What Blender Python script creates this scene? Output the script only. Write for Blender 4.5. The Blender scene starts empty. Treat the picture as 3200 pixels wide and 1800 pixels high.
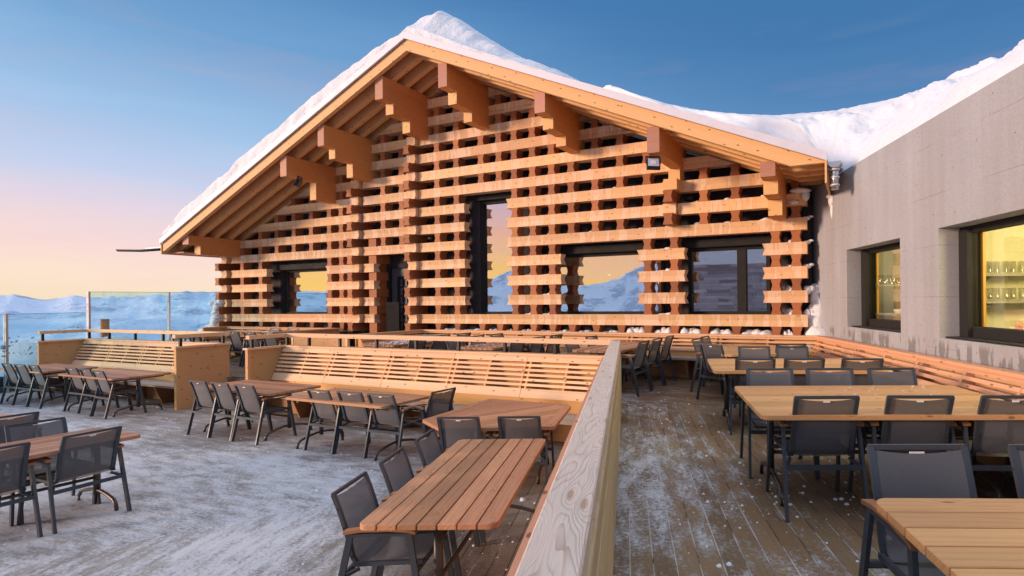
import bpy, bmesh, math, random
from mathutils import Vector, Matrix, noise
R = math.radians
random.seed(7)
C = bpy.context.scene.collection
sc = bpy.context.scene

# ------------------------------------------------------------------ camera
cam = bpy.data.cameras.new('camera'); co = bpy.data.objects.new('camera', cam); C.objects.link(co)
F = 1679.0
cam.sensor_width = 36; cam.lens = F/3200*36
cam.shift_x = -360/3200; cam.shift_y = 37/3200
cam.clip_start = .05; cam.clip_end = 60000
rr = R(.62)
co.matrix_world = Matrix(((math.cos(rr), math.sin(rr), 0, 0), (0, 0, -1, 0), (-math.sin(rr), math.cos(rr), 0, 0), (0, 0, 0, 1)))
sc.camera = co
sc.render.resolution_x = 1024; sc.render.resolution_y = 576
sc.view_settings.view_transform = 'Standard'; sc.view_settings.look = 'None'
sc.view_settings.exposure = 0.42; sc.view_settings.gamma = 1
SUN_AZ = (-.935, -.355)      # direction to the sun on plan
SUN_EL = R(9)

def srgb(*c):
    return tuple((x/255/12.92 if x/255 <= .04045 else ((x/255+.055)/1.055)**2.4) for x in c) + (1,)

# ------------------------------------------------------------------ node helper
class NT:
    def __init__(s, nt): s.nt = nt; nt.nodes.clear()
    def n(s, t, ins=None, **kw):
        nd = s.nt.nodes.new(t)
        for k, v in kw.items(): setattr(nd, k, v)
        for k, v in (ins or {}).items():
            sock = nd.inputs[k]
            if isinstance(v, tuple) and len(v) == 2 and hasattr(v[0], 'outputs'): s.nt.links.new(v[0].outputs[v[1]], sock)
            elif hasattr(v, 'outputs'): s.nt.links.new(v.outputs[0], sock)
            else: sock.default_value = v
        return nd
    def m(s, op, a, b=0.0, c=None, clamp=False):
        d = {0: a, 1: b}
        if c is not None: d[2] = c
        return s.n('ShaderNodeMath', d, operation=op, use_clamp=clamp)
    def mix(s, f, a, b, bt='MIX'):
        nd = s.n('ShaderNodeMix', {0: f}, data_type='RGBA', blend_type=bt)
        for i, v in ((6, a), (7, b)):
            if hasattr(v, 'outputs'): s.nt.links.new(v.outputs[2] if v.bl_idname == 'ShaderNodeMix' else v.outputs[0], nd.inputs[i])
            elif isinstance(v, tuple) and len(v) == 2: s.nt.links.new(v[0].outputs[v[1]], nd.inputs[i])
            else: nd.inputs[i].default_value = v
        return nd
    def ramp(s, f, stops, interp='LINEAR'):
        nd = s.n('ShaderNodeValToRGB', {0: f}); cr = nd.color_ramp; cr.interpolation = interp
        while len(cr.elements) > 1: cr.elements.remove(cr.elements[-1])
        for i, (p, c) in enumerate(stops):
            if not isinstance(c, tuple): c = (c, c, c, 1)
            e = cr.elements[0] if i == 0 else cr.elements.new(p)
            e.position = p; e.color = c
        return nd
    def mr(s, v, a, b, c=0.0, d=1.0):
        return s.n('ShaderNodeMapRange', {0: v, 1: a, 2: b, 3: c, 4: d})

def out(mixnode): return (mixnode, 2)

# ------------------------------------------------------------------ world
w = bpy.data.worlds.new('World'); sc.world = w; w.use_nodes = True
T = NT(w.node_tree)
tc = T.n('ShaderNodeTexCoord')
sx = T.n('ShaderNodeSeparateXYZ', {0: (tc, 'Generated')})
X, Y, Z = (sx, 0), (sx, 1), (sx, 2)
elev = T.m('ARCSINE', Z)                       # radians
# towards the sun: 1, away: -1
dot = T.m('ADD', T.m('MULTIPLY', X, SUN_AZ[0]), T.m('MULTIPLY', Y, SUN_AZ[1]))
hl = T.m('SQRT', T.m('ADD', T.m('MULTIPLY', X, X), T.m('MULTIPLY', Y, Y)))
cs = T.m('DIVIDE', dot, T.m('MAXIMUM', hl, .001))
cmap = T.n('ShaderNodeMapping', {0: (tc, 'Generated'), 'Scale': (1.3, 1.3, 9)})
wisp = T.n('ShaderNodeTexNoise', {'Vector': cmap, 'Scale': 1.6, 'Detail': 6, 'Roughness': .55, 'Distortion': .4})
wob = T.m('MULTIPLY', T.m('SUBTRACT', (wisp, 0), .5), .10)
e2 = T.m('SUBTRACT', T.m('ADD', elev, wob), T.m('MULTIPLY', T.m('ADD', cs, .3), .07))
f = T.mr(e2, -.1, .8)
sky = T.ramp(f, [(0.0, srgb(220, 196, 176)), (.055, srgb(238, 216, 186)), (.10, srgb(246, 220, 200)), (.15, srgb(242, 212, 208)),
                 (.20, srgb(222, 208, 222)), (.26, srgb(192, 204, 232)), (.35, srgb(156, 190, 226)), (.48, srgb(112, 160, 206)), (.66, srgb(72, 124, 178)), (1.0, srgb(56, 108, 162))])
skyE = T.ramp(f, [(0.0, srgb(200, 190, 190)), (.15, srgb(176, 188, 214)), (.35, srgb(102, 144, 190)), (.6, srgb(66, 118, 170)), (1.0, srgb(52, 106, 158))])
sunside = T.ramp(f, [(0.0, srgb(255, 200, 96)), (.05, srgb(255, 204, 104)), (.10, srgb(252, 196, 138)), (.155, srgb(242, 182, 164)), (.22, srgb(210, 184, 206)), (.4, srgb(168, 182, 216)), (1.0, srgb(110, 148, 200))])
az1 = T.mr(cs, -.72, .15); az1.interpolation_type = 'SMOOTHSTEP'
c1 = T.mix((az1, 0), skyE, sky)
az2 = T.mr(cs, .6, .96); az2.interpolation_type = 'SMOOTHSTEP'
c2 = T.mix((az2, 0), out(c1), sunside)
# thin pinkish wisps
wm = T.mr(wisp, .52, .78)
wfade = T.mr(elev, .5, .05)
c3 = T.mix(T.m('MULTIPLY', T.m('MULTIPLY', (wm, 0), (wfade, 0)), .5), out(c2), srgb(246, 196, 190))
gm = T.mix((T.mr(Z, -.12, 0.0), 0), srgb(150, 165, 195), out(c3))
ns = T.n('ShaderNodeTexSky', sky_type='NISHITA', sun_disc=False, sun_elevation=SUN_EL, sun_rotation=math.atan2(SUN_AZ[0], SUN_AZ[1]), altitude=2200.0)
zb = T.mr(elev, .62, 1.0); zb.interpolation_type = 'SMOOTHSTEP'      # unseen sky above the frame, boosted and paled to light the decks
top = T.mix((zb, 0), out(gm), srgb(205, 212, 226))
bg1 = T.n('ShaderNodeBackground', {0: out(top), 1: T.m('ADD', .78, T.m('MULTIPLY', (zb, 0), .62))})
bg2 = T.n('ShaderNodeBackground', {0: ns, 1: .004})
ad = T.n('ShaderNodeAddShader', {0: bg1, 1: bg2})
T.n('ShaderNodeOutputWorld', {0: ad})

# ------------------------------------------------------------------ sun
sl = bpy.data.lights.new('sun', 'SUN'); sl.energy = 3.2; sl.angle = R(12); sl.color = (1.0, .68, .47)
so = bpy.data.objects.new('sun', sl); C.objects.link(so)
sd = Vector((SUN_AZ[0]*math.cos(SUN_EL), SUN_AZ[1]*math.cos(SUN_EL), math.sin(SUN_EL))).normalized()
so.rotation_euler = sd.to_track_quat('Z', 'Y').to_euler(); so['kind'] = 'structure'

# ------------------------------------------------------------------ materials
def newmat(name):
    m = bpy.data.materials.new(name); m.use_nodes = True
    return m, NT(m.node_tree)
def finish(T, col, rough=.6, bump=None, bs=.3, bd=.005, **kw):
    ins = {'Base Color': col, 'Roughness': rough, 'Specular IOR Level': .3}
    for k, v in kw.items(): ins[k.replace('_', ' ')] = v
    if bump is not None:
        b = T.n('ShaderNodeBump', {'Strength': bs, 'Distance': bd, 'Height': bump}); ins['Normal'] = b
    p = T.n('ShaderNodeBsdfPrincipled', ins)
    T.n('ShaderNodeOutputMaterial', {0: p})
    return p
def plain(name, col, rough=.5, metal=0.0, var=.12, scale=6.0):
    m, T = newmat(name)
    g = T.n('ShaderNodeTexCoord')
    n = T.n('ShaderNodeTexNoise', {'Vector': (g, 'Object'), 'Scale': scale, 'Detail': 5})
    dk = tuple(c*(1-var) for c in col[:3]) + (1,); lt = tuple(min(1, c*(1+var)) for c in col[:3]) + (1,)
    c = T.mix(n, dk, lt)
    r = T.mr(n, .3, .7, max(0, rough-.08), min(1, rough+.08))
    finish(T, out(c), (r, 0), n, .08, .002, Metallic=metal)
    return m

def wood(name, light, dark, grain=.35, knots=1.0, stain=None, rings=0.0, rough=.62, tonevar=.18, bump=.25, knotcol=None):
    """wood whose grain follows the uv (u in metres along the piece, v across; v also shifted by 10 per piece)"""
    m, T = newmat(name)
    uv = T.n('ShaderNodeUVMap')
    su = T.n('ShaderNodeSeparateXYZ', {0: uv})
    pid = T.m('FLOOR', T.m('ADD', T.m('DIVIDE', (su, 1), 10.0), .5))
    wn = T.n('ShaderNodeTexWhiteNoise', {'W': pid}, noise_dimensions='1D')
    v = T.m('SUBTRACT', (su, 1), T.m('MULTIPLY', pid, 10.0))
    off = T.m('MULTIPLY', (wn, 0), 37.0)
    vec = T.n('ShaderNodeCombineXYZ', {0: T.m('ADD', (su, 0), off), 1: T.m('ADD', v, off), 2: off})
    long_ = T.n('ShaderNodeMapping', {0: vec, 'Scale': (1.1, 26, 1)})
    g1 = T.n('ShaderNodeTexNoise', {'Vector': long_, 'Scale': 2.2, 'Detail': 7, 'Roughness': .6})
    fine = T.n('ShaderNodeMapping', {0: vec, 'Scale': (5, 150, 1)})
    g2 = T.n('ShaderNodeTexNoise', {'Vector': fine, 'Scale': 1.2, 'Detail': 3})
    # knots
    km = T.n('ShaderNodeMapping', {0: vec, 'Scale': (3.1, 7.5, 1)})
    vo = T.n('ShaderNodeTexVoronoi', {'Vector': km, 'Scale': .75, 'Randomness': 1.0}, voronoi_dimensions='2D')
    kn = T.mr((vo, 0), .035, .075, 1.0, 0.0)
    halo = T.mr((vo, 0), .06, .26, 1.0, 0.0)
    warp = T.m('ADD', T.m('MULTIPLY', (halo, 0), .35), T.m('ADD', T.m('MULTIPLY', (g1, 0), .7), T.m('MULTIPLY', v, 7.0)))
    wv = T.m('SINE', T.m('MULTIPLY', warp, 22.0))
    wv = T.m('POWER', T.m('MULTIPLY', T.m('ADD', wv, 1.0), .5), 2.5)
    tone = T.m('ADD', T.m('MULTIPLY', (g1, 0), .6), T.m('MULTIPLY', (g2, 0), .4))
    fac = T.m('ADD', T.m('MULTIPLY', T.m('SUBTRACT', tone, .5), 2.0*grain), T.m('MULTIPLY', wv, grain*.55+rings), clamp=True)
    col = T.mix(fac, light, dark)
    kc = knotcol or tuple(c*.3 for c in dark[:3]) + (1,)
    col = T.mix(T.m('MULTIPLY', (kn, 0), .75*knots), out(col), kc)
    # tone per piece
    br = T.mr((wn, 0), 0, 1, 1-tonevar, 1+tonevar*.6)
    col = T.n('ShaderNodeHueSaturation', {'Color': out(col), 'Value': (br, 0), 'Hue': (T.mr((wn, 1), 0, 1, .493, .507), 0)})
    rgh = rough
    if stain is not None:      # pale irregular water marks running down the face
        sm = T.n('ShaderNodeMapping', {0: vec, 'Scale': (4.2, .55, 1)})
        sn = T.n('ShaderNodeTexNoise', {'Vector': sm, 'Scale': 1.4, 'Detail': 6, 'Roughness': .6, 'Distortion': .15})
        band = T.mr((sn, 0), .50, .56)
        edge = T.m('MULTIPLY', T.mr((sn, 0), .485, .505), T.mr((sn, 0), .535, .51))
        col = T.mix(T.m('MULTIPLY', (band, 0), .55), (col, 0), stain)
        col = T.mix(T.m('MULTIPLY', edge, .3), out(col), tuple(c*.72 for c in dark[:3])+(1,))
        colo = out(col)
    else: colo = (col, 0)
    finish(T, colo, rgh, tone, bump, .004)
    return m

M = {}
M['beam'] = wood('pale_larch', (.80, .495, .26, 1), (.64, .345, .15, 1), .4, 1, stain=(.80, .60, .45, 1), bump=.3, tonevar=.22)
M['endgrain'] = wood('brown_end_timber', (.40, .145, .055, 1), (.25, .08, .03, 1), .7, .6, tonevar=.3)
M['purlin'] = wood('glued_timber', (.62, .27, .085, 1), (.46, .175, .05, 1), .5, .6, tonevar=.12)
M['pinkend'] = wood('pinkish_end_grain', (.50, .25, .17, 1), (.36, .16, .10, 1), .7, 0)
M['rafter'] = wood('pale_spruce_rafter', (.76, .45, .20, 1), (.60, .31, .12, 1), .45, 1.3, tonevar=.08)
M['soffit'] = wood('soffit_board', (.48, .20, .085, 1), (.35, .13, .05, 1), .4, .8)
M['bench'] = wood('pale_spruce_bench', (.82, .54, .32, 1), (.68, .39, .20, 1), .3, 1.2, tonevar=.12)
M['benchpanel'] = wood('orange_spruce_panel', (.80, .43, .155, 1), (.66, .32, .10, 1), .35, 1.0, tonevar=.1)
M['benchred'] = wood('reddish_spruce_bench', (.64, .34, .20, 1), (.50, .23, .12, 1), .4, 1.1, tonevar=.15)
def railmat():
    m, T = newmat('weathered_pine_loops')
    uv = T.n('ShaderNodeUVMap'); su = T.n('ShaderNodeSeparateXYZ', {0: uv})
    pid = T.m('FLOOR', T.m('ADD', T.m('DIVIDE', (su, 1), 10.0), .5))
    v = T.m('SUBTRACT', (su, 1), T.m('MULTIPLY', pid, 10.0))
    vec = T.n('ShaderNodeCombineXYZ', {0: (su, 0), 1: v, 2: 0})
    m1 = T.n('ShaderNodeMapping', {0: vec, 'Scale': (1.15, 8.5, 1)})
    n1 = T.n('ShaderNodeTexNoise', {'Vector': m1, 'Scale': 1.25, 'Detail': 1.2, 'Roughness': .35, 'Distortion': .35})
    km = T.n('ShaderNodeMapping', {0: vec, 'Scale': (1.5, 6.5, 1)})
    vo = T.n('ShaderNodeTexVoronoi', {'Vector': km, 'Scale': 1.0, 'Randomness': 1.0}, voronoi_dimensions='2D')
    halo = T.m('POWER', T.mr((vo, 0), 0, .42, 1.0, 0.0), 2.0)
    field = T.m('ADD', T.m('MULTIPLY', (n1, 0), 1.0), T.m('MULTIPLY', halo, .38))
    ph = T.m('FRACT', T.m('MULTIPLY', field, 15.0))
    line = T.m('POWER', ph, 5.0)
    fm = T.n('ShaderNodeMapping', {0: vec, 'Scale': (6, 130, 1)})
    fn = T.n('ShaderNodeTexNoise', {'Vector': fm, 'Scale': 1, 'Detail': 4})
    blot = T.n('ShaderNodeTexNoise', {'Vector': vec, 'Scale': 7, 'Detail': 6})
    col = T.mix(blot, (.58, .475, .40, 1), (.72, .61, .53, 1))
    col = T.mix(T.m('MULTIPLY', line, .58), out(col), (.30, .18, .11, 1))
    col = T.mix((T.mr(fn, .5, .8, 0, .35), 0), out(col), (.36, .27, .22, 1))
    kn = T.mr((vo, 0), .045, .085, 1, 0)
    col = T.mix(T.m('MULTIPLY', (kn, 0), .6), out(col), (.30, .16, .08, 1))
    finish(T, out(col), .6, T.m('ADD', T.m('MULTIPLY', line, -.6), (fn, 0)), .35, .004)
    return m
M['rail'] = railmat()
M['railside'] = wood('yellowish_pine', (.60, .46, .27, 1), (.40, .28, .14, 1), .7, .4)
M['table'] = wood('oiled_brown_slat', (.52, .26, .14, 1), (.30, .125, .06, 1), .75, .45, rough=.5, tonevar=.32)
M['tablered'] = wood('oiled_reddish_slat', (.52, .25, .135, 1), (.33, .14, .065, 1), .7, .8, rough=.5, tonevar=.28)
M['tablelit'] = wood('kitchen_lit_slat', (.66, .37, .155, 1), (.44, .21, .08, 1), .65, .9, rough=.5, tonevar=.2)  # table slats with the kitchen windows' yellow light put into the colour
M['arm'] = wood('teak_arm', (.36, .17, .08, 1), (.22, .09, .04, 1), .5, .3)
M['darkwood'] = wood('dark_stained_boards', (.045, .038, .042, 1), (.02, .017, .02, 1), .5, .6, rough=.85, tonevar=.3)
M['frame'] = plain('dark_window_frame', (.019, .018, .018, 1), .8)
M['alu'] = plain('charcoal_powder_coat', (.060, .072, .088, 1), .42, .25, .1)
M['steel'] = plain('grey_brown_steel', (.10, .09, .082, 1), .38, .6, .15)
M['metalpost'] = plain('brushed_metal_post', (.62, .60, .62, 1), .35, .7)
M['zinc'] = plain('white_zinc_edge', (.60, .59, .66, 1), .5, .1, .06)
M['chrome'] = plain('galvanised_gutter', (.45, .47, .50, 1), .3, .85, .2)
M['matt'] = plain('matt_black_board', (.012, .012, .013, 1), .95)
M['black'] = plain('black_plastic', (.012, .012, .014, 1), .4)
M['white'] = plain('white_ceramic', (.8, .8, .78, 1), .3)
M['blue'] = plain('blue_crate', (.02, .08, .22, 1), .4)
M['skin'] = plain('skin', (.55, .30, .20, 1), .5)
M['hair'] = plain('brown_hair', (.06, .035, .02, 1), .6)
M['sweater'] = plain('grey_sweater', (.07, .065, .06, 1), .9, 0, .5, 60)
M['straw'] = plain('pink_straws', (.7, .25, .25, 1), .4)
M['wicker'] = plain('brown_basket', (.30, .15, .07, 1), .7)
M['curtain'] = plain('grey_curtain_blue_reflection', (.22, .30, .38, 1), .9)  # grey cloth with the pane's blue reflection put into its colour
M['ink'] = plain('dark_print', (.03, .03, .06, 1), .5)

def snowmat(name, tint=(.74, .755, .80, 1), bs=.6, scale=3.0, flute=False):
    m, T = newmat(name)
    g = T.n('ShaderNodeTexCoord')
    n1 = T.n('ShaderNodeTexNoise', {'Vector': (g, 'Object'), 'Scale': scale, 'Detail': 9, 'Roughness': .6})
    n2 = T.n('ShaderNodeTexNoise', {'Vector': (g, 'Object'), 'Scale': scale*14, 'Detail': 4})
    h = T.m('ADD', (n1, 0), T.m('MULTIPLY', (n2, 0), .12))
    col = T.mix(n1, tuple(c*.93 for c in tint[:3])+(1,), tint)
    finish(T, out(col), .55, h, bs, .12, Subsurface_Weight=.12, Subsurface_Radius=(.3, .35, .4), Subsurface_Scale=.1)
    return m
M['snow'] = snowmat('snow')
M['snowfine'] = snowmat('packed_snow', tint=(.84, .85, .88, 1), bs=.35, scale=9)
M['ice'] = snowmat('snow_crumbs', tint=(.80, .84, .90, 1), bs=.3, scale=30)

def fabric():
    m, T = newmat('charcoal_mesh_fabric')
    g = T.n('ShaderNodeTexCoord')
    mp = T.n('ShaderNodeMapping', {0: (g, 'Object'), 'Scale': (260, 260, 260)})
    n = T.n('ShaderNodeTexNoise', {'Vector': (g, 'Object'), 'Scale': 3.5, 'Detail': 4})
    n2 = T.n('ShaderNodeTexNoise', {'Vector': mp, 'Scale': 1.0, 'Detail': 1})
    col = T.mix(n, (.060, .068, .088, 1), (.088, .092, .108, 1))
    col = T.mix((T.mr(n2, .35, .65, 0, .35), 0), out(col), (.15, .14, .14, 1))
    p = T.n('ShaderNodeBsdfPrincipled', {'Base Color': out(col), 'Roughness': .62, 'Sheen Weight': .25})
    tr = T.n('ShaderNodeBsdfTransparent')
    mx = T.n('ShaderNodeMixShader', {0: .10, 1: p, 2: tr})
    T.n('ShaderNodeOutputMaterial', {0: mx})
    return m
M['fabric'] = fabric()

def windowglass(name, refl=.62, tint=(1, 1, 1, 1), thru=(.75, .78, .75, 1)):
    m, T = newmat(name)
    lw = T.n('ShaderNodeLayerWeight', {0: .35})
    f = T.mr((lw, 1), 0, 1, refl, min(1, refl+.3))
    gc = T.n('ShaderNodeTexCoord')
    wn = T.n('ShaderNodeTexNoise', {'Vector': (gc, 'Object'), 'Scale': 1.3, 'Detail': 2})
    bp = T.n('ShaderNodeBump', {'Strength': .05, 'Distance': .02, 'Height': (wn, 0)})
    g = T.n('ShaderNodeBsdfGlossy', {'Color': tint, 'Roughness': .012, 'Normal': bp})
    t = T.n('ShaderNodeBsdfTransparent', {0: thru})
    mx = T.n('ShaderNodeMixShader', {0: (f, 0), 1: t, 2: g})
    T.n('ShaderNodeOutputMaterial', {0: mx})
    return m
M['mirrorglass'] = windowglass('reflecting_window_glass', .66)
M['clearglass'] = windowglass('clear_kitchen_window_glass', .05, thru=(.92, .93, .90, 1))
M['tumbler'] = windowglass('drinking_glass_clear', .10, thru=(.97, .97, .97, 1))

def screenglass():
    m, T = newmat('blue_tinted_screen_glass')
    g = T.n('ShaderNodeBsdfGlossy', {'Color': (1, 1, 1, 1), 'Roughness': .02})
    t = T.n('ShaderNodeBsdfTransparent', {0: (.80, .95, .985, 1)})
    mx = T.n('ShaderNodeMixShader', {0: .06, 1: t, 2: g})
    T.n('ShaderNodeOutputMaterial', {0: mx})
    return m
M['screen'] = screenglass()

def emis(name, col, st):
    m, T = newmat(name)
    e = T.n('ShaderNodeEmission', {0: col, 1: st}); T.n('ShaderNodeOutputMaterial', {0: e})
    return m
M['lamp'] = emis('warm_lamp', (1, .72, .35, 1), 9)
M['kitchenlamp'] = emis('kitchen_lamp', (1, .84, .50, 1), 8)

def concrete():
    m, T = newmat('cast_concrete')
    g = T.n('ShaderNodeTexCoord'); P = (g, 'Object')
    n1 = T.n('ShaderNodeTexNoise', {'Vector': P, 'Scale': .7, 'Detail': 8, 'Roughness': .55})
    n2 = T.n('ShaderNodeTexNoise', {'Vector': P, 'Scale': 45, 'Detail': 4})
    sm = T.n('ShaderNodeMapping', {0: P, 'Scale': (1, 1.6, .12)})
    n3 = T.n('ShaderNodeTexNoise', {'Vector': sm, 'Scale': 2, 'Detail': 5})
    col = T.mix(n1, (.30, .315, .355, 1), (.41, .425, .475, 1))
    col = T.mix((T.mr(n3, .4, .7, 0, .35), 0), out(col), (.22, .20, .19, 1))
    col = T.mix((T.mr(n2, .45, .7, 0, .3), 0), out(col), (.22, .20, .19, 1))
    vo = T.n('ShaderNodeTexVoronoi', {'Vector': P, 'Scale': 6.5})
    pit = T.mr((vo, 0), .045, .075, 1, 0)
    vo2 = T.n('ShaderNodeTexVoronoi', {'Vector': P, 'Scale': 17})
    pit2 = T.mr((vo2, 0), .05, .09, .8, 0)
    pp = T.m('MAXIMUM', (pit, 0), (pit2, 0))
    col = T.mix(T.m('MULTIPLY', pp, .7), out(col), (.08, .07, .065, 1))
    s = T.n('ShaderNodeSeparateXYZ', {0: P})
    # formwork joints
    dist = T.m('MULTIPLY', T.m('SUBTRACT', n1, .5), .04)
    jz = T.m('ABSOLUTE', T.m('SUBTRACT', T.m('FRACT', T.m('ADD', T.m('DIVIDE', T.m('ADD', (s, 2), dist), .62), .5)), .5))
    jy = T.m('ABSOLUTE', T.m('SUBTRACT', T.m('FRACT', T.m('DIVIDE', (s, 1), 2.45)), .5))
    j = T.m('MAXIMUM', T.m('MULTIPLY', T.mr(jz, .004, .012, 1, 0), T.mr(n1, .45, .52)), (T.mr(jy, .001, .003, .4, 0), 0))
    col = T.mix(T.m('MULTIPLY', T.m('MULTIPLY', j, (T.mr((n3, 0), .46, .56), 0)), .38), out(col), (.14, .13, .125, 1))
    # wet run marks below the sills
    wm_ = T.n('ShaderNodeMapping', {0: P, 'Scale': (1, 4.2, .9)})
    wn_ = T.n('ShaderNodeTexNoise', {'Vector': wm_, 'Scale': 2.3, 'Detail': 3})
    low = T.mr((s, 2), -.58, -.50, 1, 0)
    wet = T.m('MULTIPLY', (T.mr(wn_, .52, .56), 0), (low, 0))
    col = T.mix(T.m('MULTIPLY', wet, .6), out(col), (.10, .095, .09, 1))
    h = T.m('SUBTRACT', T.m('MULTIPLY', (n2, 0), .3), pp)
    finish(T, out(col), .85, h, .35, .004)
    return m
M['concrete'] = concrete()
M['concretesmooth'] = plain('smooth_reveal_concrete', (.36, .36, .31, 1), .8, 0, .15, 3)

def deckmat(name, kind):
    """boards along given directions with frost, ice and snow in the joints"""
    m, T = newmat(name)
    g = T.n('ShaderNodeTexCoord'); P = (g, 'Object')
    s = T.n('ShaderNodeSeparateXYZ', {0: P})
    x, y = (s, 0), (s, 1)
    a = R(23.3)
    # direction D=( -cos, sin ); across = ( sin, cos )
    accD = T.m('ADD', T.m('MULTIPLY', x, math.sin(a)), T.m('MULTIPLY', y, math.cos(a)))
    alD = T.m('SUBTRACT', T.m('MULTIPLY', x, math.cos(a)), T.m('MULTIPLY', y, math.sin(a)))
    if kind == 'low':     # mitre line through (-3.95,5.07) with slope .667
        side = T.m('GREATER_THAN', T.m('SUBTRACT', T.m('SUBTRACT', y, 5.07), T.m('MULTIPLY', T.m('ADD', x, 3.95), .667)), 0)
    else:
        side = T.m('GREATER_THAN', T.m('SUBTRACT', y, T.m('SUBTRACT', 8.15, T.m('MULTIPLY', x, .2))), 0)
    acc = T.m('ADD', T.m('MULTIPLY', accD, side), T.m('MULTIPLY', x, T.m('SUBTRACT', 1.0, side)))
    al = T.m('ADD', T.m('MULTIPLY', alD, side), T.m('MULTIPLY', y, T.m('SUBTRACT', 1.0, side)))
    q = T.m('DIVIDE', acc, .138)
    fr = T.m('FRACT', q); idx = T.m('FLOOR', q)
    wn = T.n('ShaderNodeTexWhiteNoise', {'W': idx}, noise_dimensions='1D')
    ed = T.m('ABSOLUTE', T.m('SUBTRACT', fr, .5))
    gap = T.mr(ed, .462, .480)
    gv = T.n('ShaderNodeCombineXYZ', {0: T.m('ADD', T.m('MULTIPLY', al, 2.0), T.m('MULTIPLY', (wn, 0), 60.0)), 1: T.m('MULTIPLY', acc, 45.0), 2: 0})
    gr = T.n('ShaderNodeTexNoise', {'Vector': gv, 'Scale': 1.0, 'Detail': 6, 'Roughness': .65})
    blotch = T.n('ShaderNodeTexNoise', {'Vector': P, 'Scale': 1.1, 'Detail': 7, 'Roughness': .6})
    c1, c2 = ((.26, .215, .18, 1), (.17, .13, .10, 1)) if kind == 'low' else ((.25, .16, .09, 1), (.12, .068, .036, 1))
    wcol = T.mix(gr, c1, c2)
    wcol = T.mix((T.mr(blotch, .4, .65, 0, .6), 0), out(wcol), (.30, .27, .22, 1) if kind == 'low' else (.25, .205, .115, 1))
    wcol = T.n('ShaderNodeHueSaturation', {'Color': out(wcol), 'Value': (T.mr((wn, 0), 0, 1, .78, 1.2), 0)})
    # snow / frost amount
    big = T.n('ShaderNodeTexNoise', {'Vector': P, 'Scale': .42, 'Detail': 4, 'Roughness': .55, 'Distortion': .3})
    sm = T.n('ShaderNodeCombineXYZ', {0: T.m('MULTIPLY', al, 1.6), 1: T.m('MULTIPLY', acc, 4.5), 2: 0})
    med = T.n('ShaderNodeTexNoise', {'Vector': sm, 'Scale': 1.5, 'Detail': 9, 'Roughness': .68})
    fine = T.n('ShaderNodeTexNoise', {'Vector': P, 'Scale': 38, 'Detail': 5, 'Roughness': .7})
    if kind == 'low':
        # heaviest in the open area, swept clear close to the balustrade, tables and benches
        rx = T.m('MULTIPLY', T.mr(x, -1.0, -3.2), T.mr(accD, 8.0, 4.6))
        bias = T.m('ADD', T.m('MULTIPLY', rx, .215), -.035)
    else:
        rx = T.m('MULTIPLY', T.mr(x, 2.2, .2), T.mr(y, 8.5, 2.0, .35, 1.0))
        bias = T.m('ADD', T.m('MULTIPLY', rx, .175), -.035)
    amt = T.m('ADD', T.m('ADD', T.m('MULTIPLY', (big, 0), .45), T.m('MULTIPLY', (med, 0), .62)), T.m('ADD', T.m('MULTIPLY', (fine, 0), .48), T.m('SUBTRACT', bias, .085)))
    frost = T.mr(amt, *((.66, .86) if kind == 'low' else (.70, .83)))
    thick = T.mr(amt, .80, .93)
    gapsnow = T.m('MULTIPLY', (gap, 0), (T.mr(T.m('ADD', (med, 0), bias), .47, .60), 0))
    fr1 = T.m('POWER', (frost, 0), 1.2)
    scol = T.mix((thick, 0), (.40, .415, .44, 1), (.66, .69, .74, 1))
    col = T.mix(T.m('MULTIPLY', fr1, .80), (wcol, 0), out(scol))
    gcol = T.mix(gapsnow, (.06, .045, .035, 1), (.50, .49, .48, 1))
    col = T.mix((gap, 0), out(col), out(gcol))
    h = T.m('ADD', T.m('MULTIPLY', (gr, 0), .15), T.m('SUBTRACT', T.m('MULTIPLY', fr1, .7), T.m('MULTIPLY', (gap, 0), T.m('SUBTRACT', 1.0, gapsnow))))
    h = T.m('ADD', h, T.m('MULTIPLY', (fine, 0), .35))
    rg = T.mr(fr1, 0, 1, .55, .75)
    finish(T, out(col), (rg, 0), h, .55, .008)
    return m
M['decklow'] = deckmat('frosted_lower_boards', 'low')
M['deckup'] = deckmat('frosted_upper_boards', 'up')


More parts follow.
